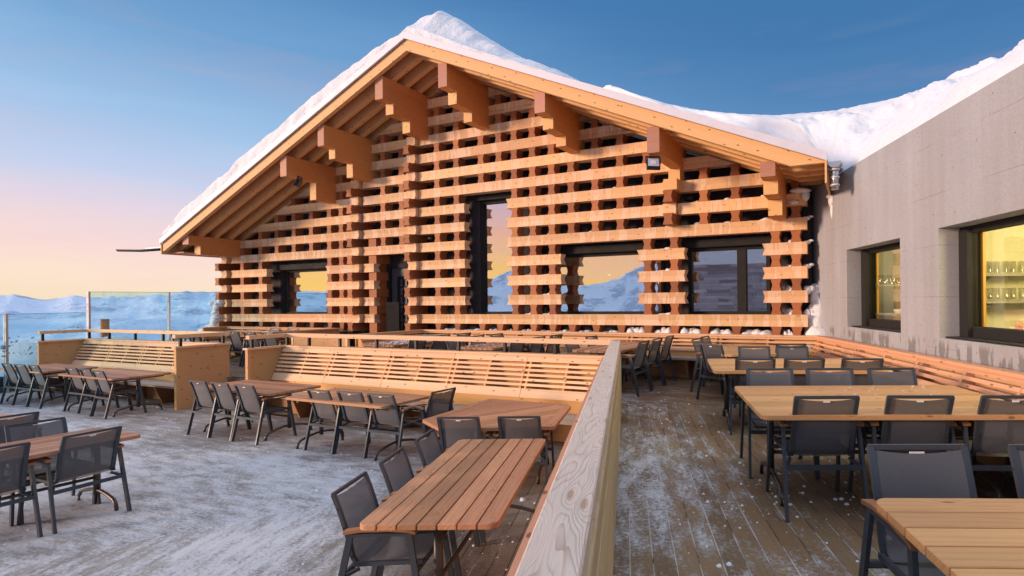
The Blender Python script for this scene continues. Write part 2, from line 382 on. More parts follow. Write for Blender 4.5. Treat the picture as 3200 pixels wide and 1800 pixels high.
# ------------------------------------------------------------------ mesh building
class MB:
    """collects polygons with uv; every 'piece' gets its own grain offset"""
    cnt = 0
    def __init__(s): s.v = []; s.f = []; s.uv = []; s.sm = []
    def piece(s): MB.cnt += 1; return (MB.cnt*7919 % 61)*10.0
    def poly(s, pts, uvs, smooth=False):
        i = len(s.v); s.v += [tuple(p) for p in pts]; s.f.append(tuple(range(i, i+len(pts)))); s.uv.append(uvs); s.sm.append(smooth)
    def hexa(s, c, along=0):
        """c: 8 corners, index = x+2y+4z ; along: 0,1,2 axis that carries the grain"""
        o = s.piece(); c = [Vector(p) for p in c]
        L = [(c[1]-c[0]).length, (c[2]-c[0]).length, (c[4]-c[0]).length]
        faces = [((0, 2, 3, 1), 2), ((4, 5, 7, 6), 2), ((0, 1, 5, 4), 1), ((2, 6, 7, 3), 1), ((0, 4, 6, 2), 0), ((1, 3, 7, 5), 0)]
        for idx, ax in faces:
            uv = []
            for k in idx:
                q = [(k & 1)*L[0], ((k >> 1) & 1)*L[1], ((k >> 2) & 1)*L[2]]
                oth = [a for a in (0, 1, 2) if a != along]
                if ax == along: uv.append((q[oth[0]], q[oth[1]]+o))
                else:
                    b = [a for a in oth if a != ax][0]
                    uv.append((q[along], q[b]+o+(.31 if ax == 1 else 0)))
            s.poly([c[k] for k in idx], uv)
    def box(s, x0, x1, y0, y1, z0, z1, f=None, along=None):
        f = f or (lambda a, b, c: Vector((a, b, c)))
        if along is None:
            d = [abs(x1-x0), abs(y1-y0), abs(z1-z0)]; along = d.index(max(d))
        s.hexa([f((x0, x1)[k & 1], (y0, y1)[(k >> 1) & 1], (z0, z1)[(k >> 2) & 1]) for k in range(8)], along)
    def prism(s, pts, z0, z1, f=None, ang=0.0):
        """polygon in the local xy plane extruded in z; grain along angle"""
        f = f or (lambda a, b, c: Vector((a, b, c)))
        o = s.piece(); ca, sa = math.cos(ang), math.sin(ang)
        U = lambda p: (p[0]*ca+p[1]*sa, -p[0]*sa+p[1]*ca+o)
        s.poly([f(p[0], p[1], z1) for p in pts], [U(p) for p in pts])
        s.poly([f(p[0], p[1], z0) for p in reversed(pts)], [U(p) for p in reversed(pts)])
        n = len(pts)
        for i in range(n):
            a, b = pts[i], pts[(i+1) % n]
            ua, ub = U(a), U(b); h = abs(z1-z0)
            s.poly([f(a[0], a[1], z0), f(b[0], b[1], z0), f(b[0], b[1], z1), f(a[0], a[1], z1)],
                   [ua, ub, (ub[0], ub[1]+h*.9), (ua[0], ua[1]+h*.9)])
    def bar(s, p, q, w, d, up=(0, 0, 1), ext=0.0):
        """rectangular bar from p to q"""
        p, q = Vector(p), Vector(q); t = (q-p).normalized(); u = Vector(up)
        if abs(t.dot(u)) > .98: u = Vector((0, 1, 0))
        a = t.cross(u).normalized()*w/2; b = t.cross(a).normalized()*d/2
        p = p-t*ext; q = q+t*ext
        s.hexa([p-a-b, q-a-b, p+a-b, q+a-b, p-a+b, q-a+b, p+a+b, q+a+b], 0)
    def tube(s, pts, r, n=10, caps=True):
        pts = [Vector(p) for p in pts]; rings = []
        rs = r if isinstance(r, (list, tuple)) else [r]*len(pts)
        ref = Vector((0, 0, 1)); o = s.piece()
        for i, p in enumerate(pts):
            t = (pts[min(i+1, len(pts)-1)]-pts[max(i-1, 0)]).normalized()
            u = ref if abs(t.dot(ref)) < .95 else Vector((0, 1, 0))
            a = t.cross(u).normalized(); b = t.cross(a).normalized()
            rings.append([p+(a*math.cos(2*math.pi*k/n)+b*math.sin(2*math.pi*k/n))*rs[i] for k in range(n)])
        for i in range(len(pts)-1):
            for k in range(n):
                k2 = (k+1) % n
                s.poly([rings[i][k], rings[i][k2], rings[i+1][k2], rings[i+1][k]], [(i, k/n+o), (i, k2/n+o), (i+1, k2/n+o), (i+1, k/n+o)], True)
        if caps:
            s.poly(list(reversed(rings[0])), [(0, o)]*n); s.poly(rings[-1], [(0, o)]*n)
    def build(s, name, mat, parent=None, bevel=0.0, weld=True):
        me = bpy.data.meshes.new(name)
        me.from_pydata(s.v, [], s.f)
        ul = me.uv_layers.new(name='UVMap')
        i = 0
        for uvs in s.uv:
            for u in uvs: ul.data[i].uv = u; i += 1
        me.polygons.foreach_set('use_smooth', s.sm)
        bm = bmesh.new(); bm.from_mesh(me)
        bmesh.ops.remove_doubles(bm, verts=bm.verts, dist=1e-5)
        bmesh.ops.recalc_face_normals(bm, faces=bm.faces)
        bm.to_mesh(me); bm.free()
        me.materials.append(M[mat] if isinstance(mat, str) else mat)
        o = bpy.data.objects.new(name, me); C.objects.link(o)
        if parent is not None: o.parent = parent
        if bevel:
            b = o.modifiers.new('bevel', 'BEVEL'); b.width = bevel; b.segments = 1; b.limit_method = 'ANGLE'; b.harden_normals = False
        return o

def thing(name, label, cat, loc=(0, 0, 0), rotz=0.0, group=None):
    o = bpy.data.objects.new(name, None); C.objects.link(o); o.location = loc; o.rotation_euler = (0, 0, rotz)
    o['label'] = label; o['category'] = cat
    if group: o['group'] = group
    o.empty_display_size = .1
    return o
def tag(o, label=None, cat=None, group=None, kind=None):
    if label: o['label'] = label
    if cat: o['category'] = cat
    if group: o['group'] = group
    if kind: o['kind'] = kind
    return o
def dup(root, loc=None, rotz=None, label=None, group=None, kids=None):
    r = root.copy(); C.objects.link(r)
    if loc is not None: r.location = loc
    if rotz is not None: r.rotation_euler = (0, 0, rotz)
    if label: r['label'] = label
    if group: r['group'] = group
    for ch in (kids if kids is not None else list(root.children)):
        c = ch.copy(); C.objects.link(c); c.parent = r
        for g in list(ch.children):
            d = g.copy(); C.objects.link(d); d.parent = c
    return r
def clip(poly, nx, ny, c):
    """keep nx*x+ny*y<=c"""
    res = []
    n = len(poly)
    for i in range(n):
        a, b = poly[i], poly[(i+1) % n]
        da, db = nx*a[0]+ny*a[1]-c, nx*b[0]+ny*b[1]-c
        if da <= 1e-9: res.append(a)
        if (da < -1e-9 and db > 1e-9) or (da > 1e-9 and db < -1e-9):
            t = da/(da-db); res.append((a[0]+(b[0]-a[0])*t, a[1]+(b[1]-a[1])*t))
    return res
def clip_poly(poly, conv):
    """clip poly by convex ccw polygon"""
    for i in range(len(conv)):
        a, b = conv[i], conv[(i+1) % len(conv)]
        nx, ny = (b[1]-a[1]), -(b[0]-a[0])
        poly = clip(poly, nx, ny, nx*a[0]+ny*a[1])
        if len(poly) < 3: return []
    return poly

ZU, ZL = -1.57, -2.10           # upper and lower terrace floors (eye = 0)

# ================================================================== ground and terraces
def sky_h(u):
    pts = [(-400, 925), (0, 920), (11, 923), (45, 918.5), (79, 930), (130, 936), (152, 935.6), (174, 931), (190, 929), (212, 924.7), (234, 921), (250, 927.5), (266, 931), (293, 929), (310, 927), (326, 929), (349, 922), (367, 929), (386, 924), (394, 928), (416, 929), (431, 923), (443, 927), (462, 922), (484, 918.5), (503, 920), (516, 925), (543, 915), (565, 911), (581, 907), (595, 908), (603, 912), (630, 908), (644, 914), (666, 915), (685, 913), (720, 917), (1000, 925), (1400, 930)]
    for (a, va), (b, vb) in zip(pts, pts[1:]):
        if a <= u <= b:
            t = (u-a)/(b-a); return va+(vb-va)*(t*.4+(t*t*(3-2*t))*.6)
    return None
def build_terrain():
    mb = MB(); NA, rs = 1300, []
    r = 2.0
    while r < 16000:
        rs.append(r); r *= (1.011 if 2600 < r < 9000 else (1.04 if r > 40 else 1.25))
    grid = []
    for r in rs:
        row = []
        for i in range(NA):
            a = 2*math.pi*i/NA
            x, y = math.sin(a), math.cos(a)
            # skyline elevation (tan) for the azimuth ; spurs meander in front of the crest
            el = None
            wv_ = (1-min(1, max(0, (r-3000)/5000)))
            xx = x+.06*wv_*noise.noise(Vector((x*r/2200, y*r/2200, 5)))+.20*wv_*noise.noise(Vector((x*r/4200, y*r/4200, 9)))
            if y > .2:
                u = 1960+F*xx/y
                v = sky_h(u)
                if v is not None:
                    du, dv = u-1960, v-937
                    el = -(du*math.sin(rr)+dv*math.cos(rr))/F*y
            if el is None:
                n_ = noise.fractal(Vector((x*2.3+5, y*2.3+1, .3)), .9, 2.1, 6)
                el = .012+.03*abs(n_)*1.2
                # one pointed peak seen in the window reflections
                for pa, ph, pw in ((-2.12, .045, .10), (-2.42, .085, .17), (-1.92, .02, .06)):
                    d = abs(math.atan2(x, y)-pa); el = max(el, .02+ph*max(0, 1-d/pw)**1.1)
            el += .0022*noise.fractal(Vector((x*34, y*34, 2)), .7, 2.1, 6)
            R0 = 8000
            if r < 30: z = -3.4-(max(0, r-20))*.05
            elif r < 3000:
                t = math.log(r/30)/math.log(100); z = -3.9-t**2.2*560
            else:
                t0 = min(1, (r-3000)/(R0-3000)); t = t0**1.35
                z = -564*(1-t)+(.022+(el-.022)*t0**4)*R0*t
                if r > R0: z = el*R0*(R0/r)**2-(r-R0)*.02
            p = Vector((x*r, y*r, 0))
            if r > 60:
                amp = min(max(0, r-500)*.04, 240)*(1 if r < 6400 else max(0, (R0-r)/1600))
                q = noise.ridged_multi_fractal(p*(1/3600)+Vector((3, 7, 1)), 1.15, 2.1, 5, 1, 2)
                z += amp*(q-1.0)*1.5-amp*.75+(amp*.22)*noise.fractal(p*(1/600), 1.0, 2.1, 4)
            if 15 < r < 60: z += .5*noise.noise(p*.15)*min(1, (r-15)/20)
            row.append((p.x, p.y, z))
        grid.append(row)
    verts = [p for row in grid for p in row]; faces = []
    for j in range(len(rs)-1):
        for i in range(NA):
            k = (i+1) % NA; faces.append((j*NA+i, (j+1)*NA+i, (j+1)*NA+k, j*NA+k))
    faces.append(tuple(range(NA)))
    m, T_ = newmat('snow_mountains')
    g = T_.n('ShaderNodeTexCoord'); P = (g, 'Object')
    geo = T_.n('ShaderNodeNewGeometry'); sn = T_.n('ShaderNodeSeparateXYZ', {0: (geo, 'Normal')})
    ln = T_.n('ShaderNodeVectorMath', {0: P}, operation='LENGTH')
    n1 = T_.n('ShaderNodeTexNoise', {'Vector': P, 'Scale': .0028, 'Detail': 9, 'Roughness': .62})
    mp = T_.n('ShaderNodeMapping', {0: P, 'Rotation': (.12, -.1, 0), 'Scale': (.0019, .0019, .0075)})
    n2 = T_.n('ShaderNodeTexNoise', {'Vector': mp, 'Scale': 1.0, 'Detail': 9, 'Roughness': .68})
    n3 = T_.n('ShaderNodeTexNoise', {'Vector': P, 'Scale': 1.2, 'Detail': 8, 'Roughness': .6})
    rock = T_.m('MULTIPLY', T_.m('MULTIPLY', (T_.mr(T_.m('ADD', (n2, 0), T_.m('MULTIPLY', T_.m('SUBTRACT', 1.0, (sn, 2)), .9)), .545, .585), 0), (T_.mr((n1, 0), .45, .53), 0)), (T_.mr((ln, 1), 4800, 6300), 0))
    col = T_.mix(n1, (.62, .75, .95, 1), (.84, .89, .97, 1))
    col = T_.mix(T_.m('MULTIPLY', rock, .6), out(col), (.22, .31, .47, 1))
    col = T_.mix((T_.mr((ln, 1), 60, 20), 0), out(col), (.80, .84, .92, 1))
    finish(T_, out(col), .8, n1, 1.0, 90.0)
    me = bpy.data.meshes.new('mountains'); me.from_pydata(verts, [], faces)
    me.polygons.foreach_set('use_smooth', [True]*len(faces)); me.materials.append(m); me.update()
    o = bpy.data.objects.new('mountains', me); C.objects.link(o); return o
tag(build_terrain(), kind='structure')

# line behind the lower benches
ML = Vector((-.25, 8.08)); MD = Vector((-math.cos(R(22.9)), math.sin(R(22.9)))); MN = Vector((-MD.y*1, MD.x*1))
MN = Vector((-math.sin(R(22.9)), -math.cos(R(22.9))))
def flat(name, pts, z, th, mat):
    mb = MB(); mb.prism(pts, z-th, z); return mb.build(name, mat)
ext = ML+MD*16.4
tag(flat('lower_deck', [(-.3, -4), (-.3, ML.y+.1), (ext.x, ext.y), (-15.2, -4)], ZL, .25, 'decklow'), kind='structure')
e1 = ML+MN*.02
tag(flat('upper_deck', [(-.12, -4), (4.2, -4), (4.2, 12.5), (-12.2, 19.2), (-15.1, 14.9), (-15.15, 14.32), (-.12, 8.02)], ZU, .50, 'deckup'), kind='structure')

# ================================================================== timber chalet
K = 1.045
P0 = Vector((3.32018*K, 9.89351*K, 0))
FD = Vector((-math.cos(R(23.6)), math.sin(R(23.6)), 0)); FN = Vector((-math.sin(R(23.6)), -math.cos(R(23.6)), 0))
def fw(s_, n_, z_): return P0+(FD*s_+FN*n_)*K+Vector((0, 0, z_*K))
chalet = thing('timber_chalet', 'large timber chalet with open lattice log gable and snow covered roof', 'chalet', (0, 0, 0))
UND = 5.53; SL = .423; AP = 8.2
def roofz(s_): return UND-SL*abs(s_-AP)

def timber(mb, sr, sl, nf, nb, zb, zt, er='cc', el='cc', pinch=.028):
    """facade beam from s=sr to s=sl ; three levels, pinched faces ; er/el ends: cc concave, cv convex, fl flat or (b,m,t)"""
    def ends(e, s0, sg):
        if isinstance(e, tuple): return e
        d = {'cc': -.035, 'cv': .03, 'fl': 0}[e]
        return (s0, s0+sg*d, s0)
    R3 = ends(er, sr, -1); L3 = ends(el, sl, 1)
    zs = (zb, (zb+zt)/2, zt); nfs = (nf, nf-pinch, nf); nbs = (nb, nb+pinch, nb)
    o = mb.piece()
    for i in (0, 1):
        j = i+1
        for nn, off in ((nfs, 0), (nbs, 3.3)):
            mb.poly([fw(R3[i], nn[i], zs[i]), fw(L3[i], nn[i], zs[i]), fw(L3[j], nn[j], zs[j]), fw(R3[j], nn[j], zs[j])],
                    [(R3[i]+off, zs[i]+o), (L3[i]+off, zs[i]+o), (L3[j]+off, zs[j]+o), (R3[j]+off, zs[j]+o)])
        for E in (R3, L3):
            mb.poly([fw(E[i], nfs[i], zs[i]), fw(E[i], nbs[i], zs[i]), fw(E[j], nbs[j], zs[j]), fw(E[j], nfs[j], zs[j])],
                    [(0, zs[i]+o), (.22, zs[i]+o), (.22, zs[j]+o), (0, zs[j]+o)])
    for i in (0, 2):
        mb.poly([fw(R3[i], nfs[i], zs[i]), fw(L3[i], nfs[i], zs[i]), fw(L3[i], nbs[i], zs[i]), fw(R3[i], nbs[i], zs[i])],
                [(R3[i], o), (L3[i], o), (L3[i], .22+o), (R3[i], .22+o)])
def block(mb, c, nf, nb, zb, zt, w=.195, pinch=.032, taper=0.0):
    """short perpendicular timber with an hourglass end"""
    zs = (zb, (zb+zt)/2, zt) if not taper else (zb, (zb+zt)/2, zt)
    hw = (w/2-taper, w/2-pinch, w/2)
    o = mb.piece()
    for i in (0, 1):
        j = i+1
        for nn in (nf, nb):
            mb.poly([fw(c-hw[i], nn, zs[i]), fw(c+hw[i], nn, zs[i]), fw(c+hw[j], nn, zs[j]), fw(c-hw[j], nn, zs[j])],
                    [(0, zs[i]*1.0+o), (.05, zs[i]+o), (.05, zs[j]+o), (0, zs[j]+o)])
        for sg in (-1, 1):
            mb.poly([fw(c+sg*hw[i], nf, zs[i]), fw(c+sg*hw[i], nb, zs[i]), fw(c+sg*hw[j], nb, zs[j]), fw(c+sg*hw[j], nf, zs[j])],
                    [(nf, zs[i]+o), (nb, zs[i]+o), (nb, zs[j]+o), (nf, zs[j]+o)])
    for i in (0, 2):
        mb.poly([fw(c-hw[i], nf, zs[i]), fw(c+hw[i], nf, zs[i]), fw(c+hw[i], nb, zs[i]), fw(c-hw[i], nb, zs[i])],
                [(nf, o), (nf, .2+o), (nb, .2+o), (nb, o)])

ZB = lambda k: -.535+.45*k
ZT = lambda k: -.31+.45*k
wins = [((12.83, 15.37), range(1, 4)), ((9.79, 10.965), range(0, 4)), ((6.694, 7.917), range(1, 7)), ((3.386, 5.219), range(1, 4)), ((.808, 2.34), range(1, 4))]
BEAMN = 0
def add_beam(a, b, k, er, el, nf=0.0):
    zb, zt = ZB(k), ZT(k)
    zm = (zb+zt)/2
    lim = [(UND-z)/SL for z in (zb, zm, zt)]
    lo = [AP-x for x in lim]; hi = [AP+x for x in lim]
    if a >= hi[0]-.3 or b <= lo[0]+.3 or b-a < .1: return
    def adj(e, s0, sg):
        d = {'cc': -.035, 'cv': .03, 'fl': 0}[e]
        t = [s0, s0+sg*d, s0]
        return tuple(max(lo[i], min(hi[i], t[i])) for i in range(3))
    mb = MB(); timber(mb, a, b, nf, -.22, zb, zt, adj(er, a, -1), adj(el, b, 1))
    mb.build('beam', 'beam', chalet)
for k in range(0, 13):
    # sections: (s right, s left, right end type, left end type, bumped right end)
    secs = [[0.0, 9.36, 'fl', 'cv', 0]] if k not in (5, 6) else [[0.0, 2.47, 'fl', 'cv', 0], [2.50, 9.36, 'cc', 'cv', 1]]
    secs += [[9.40, 11.34, 'fl', 'cv', 1], [11.42, 17.06, 'fl', 'cv', 1]]
    for a, b, er, el, bump in secs:
        cuts = [(max(a, w0), min(b, w1)) for (w0, w1), ks in wins if k in ks and w0 < b and w1 > a]
        cuts.sort()
        cur, ce = a, er
        if bump:
            add_beam(a, a+.27, k, 'fl', 'fl', .10); cur, ce = a+.27, 'fl'
        for w0, w1 in cuts:
            if w0 > cur: add_beam(cur, w0, k, ce, 'cc')
            cur, ce = w1, 'cc'
        if cur < b: add_beam(cur, b, k, ce, el)
cols = [.195, .565, 1.32, 1.95, 2.575, 3.16, 3.77, 4.365, 4.96, 5.46, 5.965, 6.465, 6.90, 7.42, 8.17, 8.78, 9.97, 10.62, 12.2, 12.67, 13.41, 14.15, 14.91, 15.66, 16.54]
skip = {13.41: 3, 14.15: 3, 14.91: 3, 10.62: 3, 9.97: 3, 6.90: 6, 7.42: 6, 3.77: 3, 4.365: 3, 4.96: 3, 1.32: 3, 1.95: 3}
blocks = []
for j in range(-1, 12):
    for c in cols:
        if c in (9.97, 10.62) and j <= 3: continue
        if j >= 0 and c in skip and j <= skip[c]: continue
        if c == 2.575 and j in (4, 5, 6, 7): continue
        zb, zt = (-.755, -.535) if j == -1 else (ZT(j), ZB(j+1))
        if c < .7 and j >= 5 and c > .4: continue
        if zb > roofz(c)-.12: continue
        blocks.append((c, zb, min(zt, roofz(c)+.02), j))
blocks.sort(key=lambda b: (fw(b[0], 0, b[1])).length)
for i, (c, zb, zt, j) in enumerate(blocks[:100]):
    mb = MB(); block(mb, c, -.004, -.26, zb, zt, taper=.04 if j == -1 else 0); mb.build('beam_end', 'endgrain', chalet)
mb = MB()
for (c, zb, zt, j) in blocks[100:]: block(mb, c, -.004, -.26, zb, zt, taper=.04 if j == -1 else 0)
tag(mb.build('beam_ends', 'endgrain', chalet), kind='stuff')
# cross wall ends: long perpendicular timbers on the odd layers
for c, js, nf, nb in ((17.437, range(-1, 5), .2, -.9), (11.63, range(-1, 8), .2, -.55), (9.588, range(-1, 10), .2, -.42), (2.595, (4, 5), .3, -.26)):
    for j in js:
        zb, zt = (-.755, -.535) if j == -1 else (ZT(j), ZB(j+1))
        mb = MB(); block(mb, c, nf, nb, zb, zt, w=.21, pinch=.034); mb.build('cross_beam', 'endgrain', chalet)
for k in range(0, 5):     # corner blocks of the left cross wall and its core
    mb = MB(); timber(mb, 17.16, 17.44, .10, -.10, ZB(k), ZT(k), 'fl', 'cc'); mb.build('corner_block', 'beam', chalet)
for c, z1, nf in ((17.36, 1.7, -.10), (11.56, 3.2, -.22), (9.52, 4.0, -.22)):
    for k in range(0, 11):
        if ZB(k) > z1: break
        mb = MB(); mb.box(c-.12, c+.12, -.9 if c > 17 else -.5, nf, ZB(k), ZT(k), f=fw, along=1); mb.build('cross_wall_core', 'endgrain', chalet)
for k in range(-1, 5):    # flank of the doorway
    mb = MB()
    if k >= 0 and k < 4: mb.box(10.985, 11.30, -.52, -.224, ZB(k), ZT(k), f=fw, along=1)
    mb.box(10.93, 11.20, -.52, -.05, ZT(k)if k >= 0 else -1.5, ZB(k+1), f=fw, along=1)
    mb.build('doorway_flank', 'endgrain', chalet)
# side wall of the left corner going back
mb = MB()
for k in range(-1, 5):
    mb.box(17.25, 17.05, -9.0, -.9, ZB(k), ZT(k), f=fw, along=1); mb.box(17.27, 17.07, -9, -.9, ZT(k), ZB(k+1), f=fw, along=1)
mb.build('side_wall', 'endgrain', chalet)
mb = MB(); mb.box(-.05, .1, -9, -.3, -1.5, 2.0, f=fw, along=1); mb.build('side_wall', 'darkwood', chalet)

# dark inner wall with openings
holes = [(12.95, 15.30, -.33, 1.02), (9.55, 11.02, -1.5, 1.05), (6.78, 7.80, -.33, 2.50), (2.95, 5.98, -.33, 1.07), (.74, 2.42, -.33, 1.07)]
gable = [(-.02, -1.5), (17.1, -1.5), (17.1, roofz(17.1)-.02), (AP, UND-.02), (-.02, roofz(-.02)-.02)]
gable = gable
ss = sorted({-.02, 17.1} | {h[0] for h in holes} | {h[1] for h in holes})
mb = MB()
for a, b in zip(ss, ss[1:]):
    hs = sorted([h for h in holes if h[0] <= a+1e-6 and h[1] >= b-1e-6], key=lambda h: h[2])
    z = -1.5
    segs = []
    for h in hs: segs.append((z, h[2])); z = h[3]
    segs.append((z, 6))
    for z0, z1 in segs:
        if z1-z0 < .01: continue
        # vertical dark boards
        x = a
        while x < b-1e-4:
            x2 = min(b, (math.floor(x/.20+1e-6)+1)*.20)
            p = clip_poly([(x+.003, z0), (x2-.003 if x2 < b else x2, z0), (x2-.003 if x2 < b else x2, z1), (x+.003, z1)], gable)
            if len(p) >= 3: mb.prism(p, -.60, -.50, f=lambda q, r_, t: fw(q, t, r_), ang=math.pi/2)
            x = x2
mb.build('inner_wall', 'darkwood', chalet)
mb = MB(); mb.prism(gable, -.70, -.61, f=lambda q, r_, t: fw(q, t, r_)) if False else None
# interior shell so windows look into a dark room
mb = MB()
mb.box(.2, 16.9, -6.2, -6.0, -1.5, 2.6, f=fw); mb.box(.2, 16.9, -6, -.62, 2.6, 2.7, f=fw); mb.box(.2, 16.9, -6, -.62, -1.5, -1.4, f=fw)
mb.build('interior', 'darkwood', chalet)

def window(s0, s1, z0, z1, mull=(), extra=0.0):
    w_ = .075
    mb = MB()
    for a, b, c, d in ((s0, s1, z1-w_, z1), (s0, s1, z0, z0+w_), (s0, s0+w_, z0+w_, z1-w_), (s1-w_, s1, z0+w_, z1-w_)):
        mb.box(a, b, -.60, -.46, c, d, f=fw)
    for m0, m1 in mull: mb.box(m0, m1, -.60, -.455, z0+w_, z1-w_, f=fw)
    fr = mb.build('window', 'frame', chalet)
    mb = MB(); mb.box(s0-.1, s1+.1, -.49, -.33, z1+.0, z1+.15, f=fw); mb.box(s0-.12, s1+.12, -.49, -.30, z1-.01, z1-.003, f=fw)
    mb.build('lintel', 'frame', fr)
    mb = MB(); mb.box(s0+w_, s1-w_, -.545, -.535, z0+w_, z1-w_, f=fw); mb.build('pane', 'mirrorglass', fr)
    return fr
window(12.95, 15.30, -.33, 1.02)
w2 = window(6.78, 7.80, -.33, 2.50)
mb = MB(); mb.box(7.80, 8.12, -.50, -.44, -.4, 2.5, f=fw); mb.build('window_post', 'darkwood', chalet)
window(2.95, 5.98, -.33, 1.07)
w4 = window(.74, 2.42, -.33, 1.07, mull=[(1.21, 1.39)])
# curtains inside
def curtain(s0, s1, z0, z1, par, sway=0.0):
    mb = MB(); n = 40
    P = []
    for i in range(n+1):
        t = i/n; row = []
        for j in range(9):
            q = j/8; s_ = s0+(s1-s0)*t*(1-.45*math.sin(q*math.pi*.5)*sway)
            row.append(fw(s_, -.72-.03*math.sin(t*38), z1+(z0-z1)*q))
        P.append(row)
    for i in range(n):
        for j in range(8): mb.poly([P[i][j], P[i+1][j], P[i+1][j+1], P[i][j+1]], [(0, 0)]*4, True)
    mb.build('curtain', 'curtain', par)
curtain(.82, 1.25, -.3, 1.0, w4, .8)
curtain(2.15, 2.36, -.3, 1.0, w4, 0)

# door
mb = MB()
mb.box(9.55, 11.02, -.62, -.44, .93, 1.05, f=fw); mb.box(10.88, 11.02, -.62, -.44, -1.5, .93, f=fw); mb.box(9.55, 9.66, -.62, -.44, -1.5, .93, f=fw)
dr = mb.build('door', 'frame', chalet)
M['doorpaint'] = plain('dark_grey_door_paint', (.075, .072, .085, 1), .45)
mb = MB()
for a, b, c, d in ((9.66, 10.88, .70, .93), (10.70, 10.88, -1.5, .70), (9.66, 9.80, -1.5, .70), (9.80, 10.70, -1.5, -1.1)): mb.box(a, b, -.58, -.52, c, d, f=fw)
mb.build('door_leaf', 'doorpaint', dr)
mb = MB()
for i in range(5):
    for j in range(7):
        s_ = 9.88+i*.17; z_ = -1.0+j*.24
        mb.prism([(s_-.05, z_), (s_+.05, z_), (s_+.02, z_+.09), (s_+.05, z_+.18), (s_-.05, z_+.18), (s_-.02, z_+.09)], -.57, -.545, f=lambda q, r_, t: fw(q, t, r_))
mb.build('door_grille', 'doorpaint', dr)
mb = MB(); mb.box(9.80, 10.70, -.585, -.578, -1.1, .70, f=fw); mb.build('pane', 'black', dr)
mb = MB()
pp = [fw(10.25, -.52, .80)+FD*.055*math.cos(t*math.pi/8)+Vector((0, 0, .055*math.sin(t*math.pi/8))) for t in range(17)]
mb.tube(pp, .008, 6, False); mb.build('door_ring', 'steel', dr)

# purlins
def purlin(s0, s1, zt, steps, side='purlin'):
    pts = [(-.25, zt)]
    pts.append((steps[0][0], zt))
    for i, (n_, zb) in enumerate(steps):
        pts.append((n_, zb))
        if i+1 < len(steps): pts.append((steps[i+1][0], zb))
    pts.append((-.25, steps[-1][1]))
    mb = MB(); mb.prism(pts, s0, s1, f=lambda q, r_, t: fw(t, q, r_)); p = mb.build('purlin', side, chalet)
    # painted end grain plates
    z_ = zt
    for n_, zb in steps:
        mb = MB(); mb.box(s0+.002, s1-.002, n_, n_+.004, zb+.002, z_-.004, f=fw, along=0); e = mb.build('purlin_end', 'pinkend' if n_ > 1.2 else 'rafter', p); z_ = zb
for a, b, zt, st in ((16.61, 16.90, 1.97, [(1.38, 1.716), (1.08, 1.442)]), (12.38, 12.62, 3.74, [(1.38, 3.225), (.58, 2.76)]),
                     (11.0, 11.22, 4.33, [(1.38, 3.824), (1.08, 3.58), (.58, 3.217)]), (9.045, 9.285, 5.17, [(1.38, 4.65), (1.08, 4.39), (.58, 4.10)]),
                     (7.175, 7.415, 5.14, [(1.38, 4.616), (1.08, 4.34), (.58, 4.10)]), (4.73, 4.975, 4.13, [(1.38, 3.70), (1.08, 3.457), (.58, 3.244)]),
                     (2.36, 2.60, 3.10, [(1.38, 2.632)]), (.355, .60, 2.25, [(1.38, 1.999), (1.08, 1.757), (.58, 1.469)])):
    purlin(a, b, zt, st)
mb = MB(); mb.box(2.40, 2.68, -.2, .30, 2.172, 2.39, f=fw, along=0); mb.box(2.40, 2.64, -.2, .10, 2.39, 2.628, f=fw, along=0); mb.build('purlin_support', 'rafter', chalet)

# rafters (each one a bent pair from eave to eave)
SLEFT, SRIGHT = 17.66, -.41
def rafterpair(n0, n1, mat, top=.24):
    U = lambda s_: roofz(s_)
    right = [(AP, UND), (AP, UND+top), (SRIGHT, roofz(SRIGHT)+top), (SRIGHT, roofz(.10)), (.10, roofz(.10))]
    left = [(AP, UND), (SLEFT, roofz(SLEFT)), (SLEFT, roofz(SLEFT)+top), (AP, UND+top)]
    for pts, sg in ((right, 1), (left, -1)):
        mb = MB(); mb.prism(pts, n0, n1, f=lambda q, r_, t: fw(q, t, r_), ang=math.atan(SL)*sg); mb.build('rafter', mat, chalet)
for n0, n1 in ((1.405, 1.50), (1.00, 1.12), (.60, .72), (.20, .32), (-.2, -.08)): rafterpair(n0, n1, 'rafter')
# roof deck: soffit boards, zinc edge
def slab(n0, n1, z0, z1, name, mat, over=0.0, par=chalet):
    for a, b, sg in ((AP, SLEFT+over, -1), (SRIGHT-over, AP, 1)):
        mb = MB()
        mb.prism([(a, roofz(a)+z0), (b, roofz(b)+z0), (b, roofz(b)+z1), (a, roofz(a)+z1)], n0, n1, f=lambda q, r_, t: fw(q, t, r_), ang=math.atan(SL)*sg)
        mb.build(name, mat, par)
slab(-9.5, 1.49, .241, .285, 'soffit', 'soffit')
slab(-9.5, 1.519, .286, .34, 'roof', 'zinc', .03)
slab(1.52, 1.565, .243, .385, 'roof_edge_trim', 'zinc', .035)
# fascia boards at both eaves
mb = MB(); mb.box(SLEFT, SLEFT+.035, -9.5, 1.53, roofz(SLEFT)-.06, roofz(SLEFT)+.25, f=fw, along=1); mb.build('fascia', 'rafter', chalet)
mb = MB(); mb.box(SRIGHT-.03, SRIGHT, -9.5, 1.53, 1.78, roofz(SRIGHT)+.25, f=fw, along=1); mb.build('fascia', 'rafter', chalet)
mb = MB(); mb.box(17.0, SLEFT, -9.5, 1.3, roofz(SLEFT)-.03, roofz(SLEFT)+.0, f=fw, along=1); mb.build('eave_board', 'soffit', chalet)
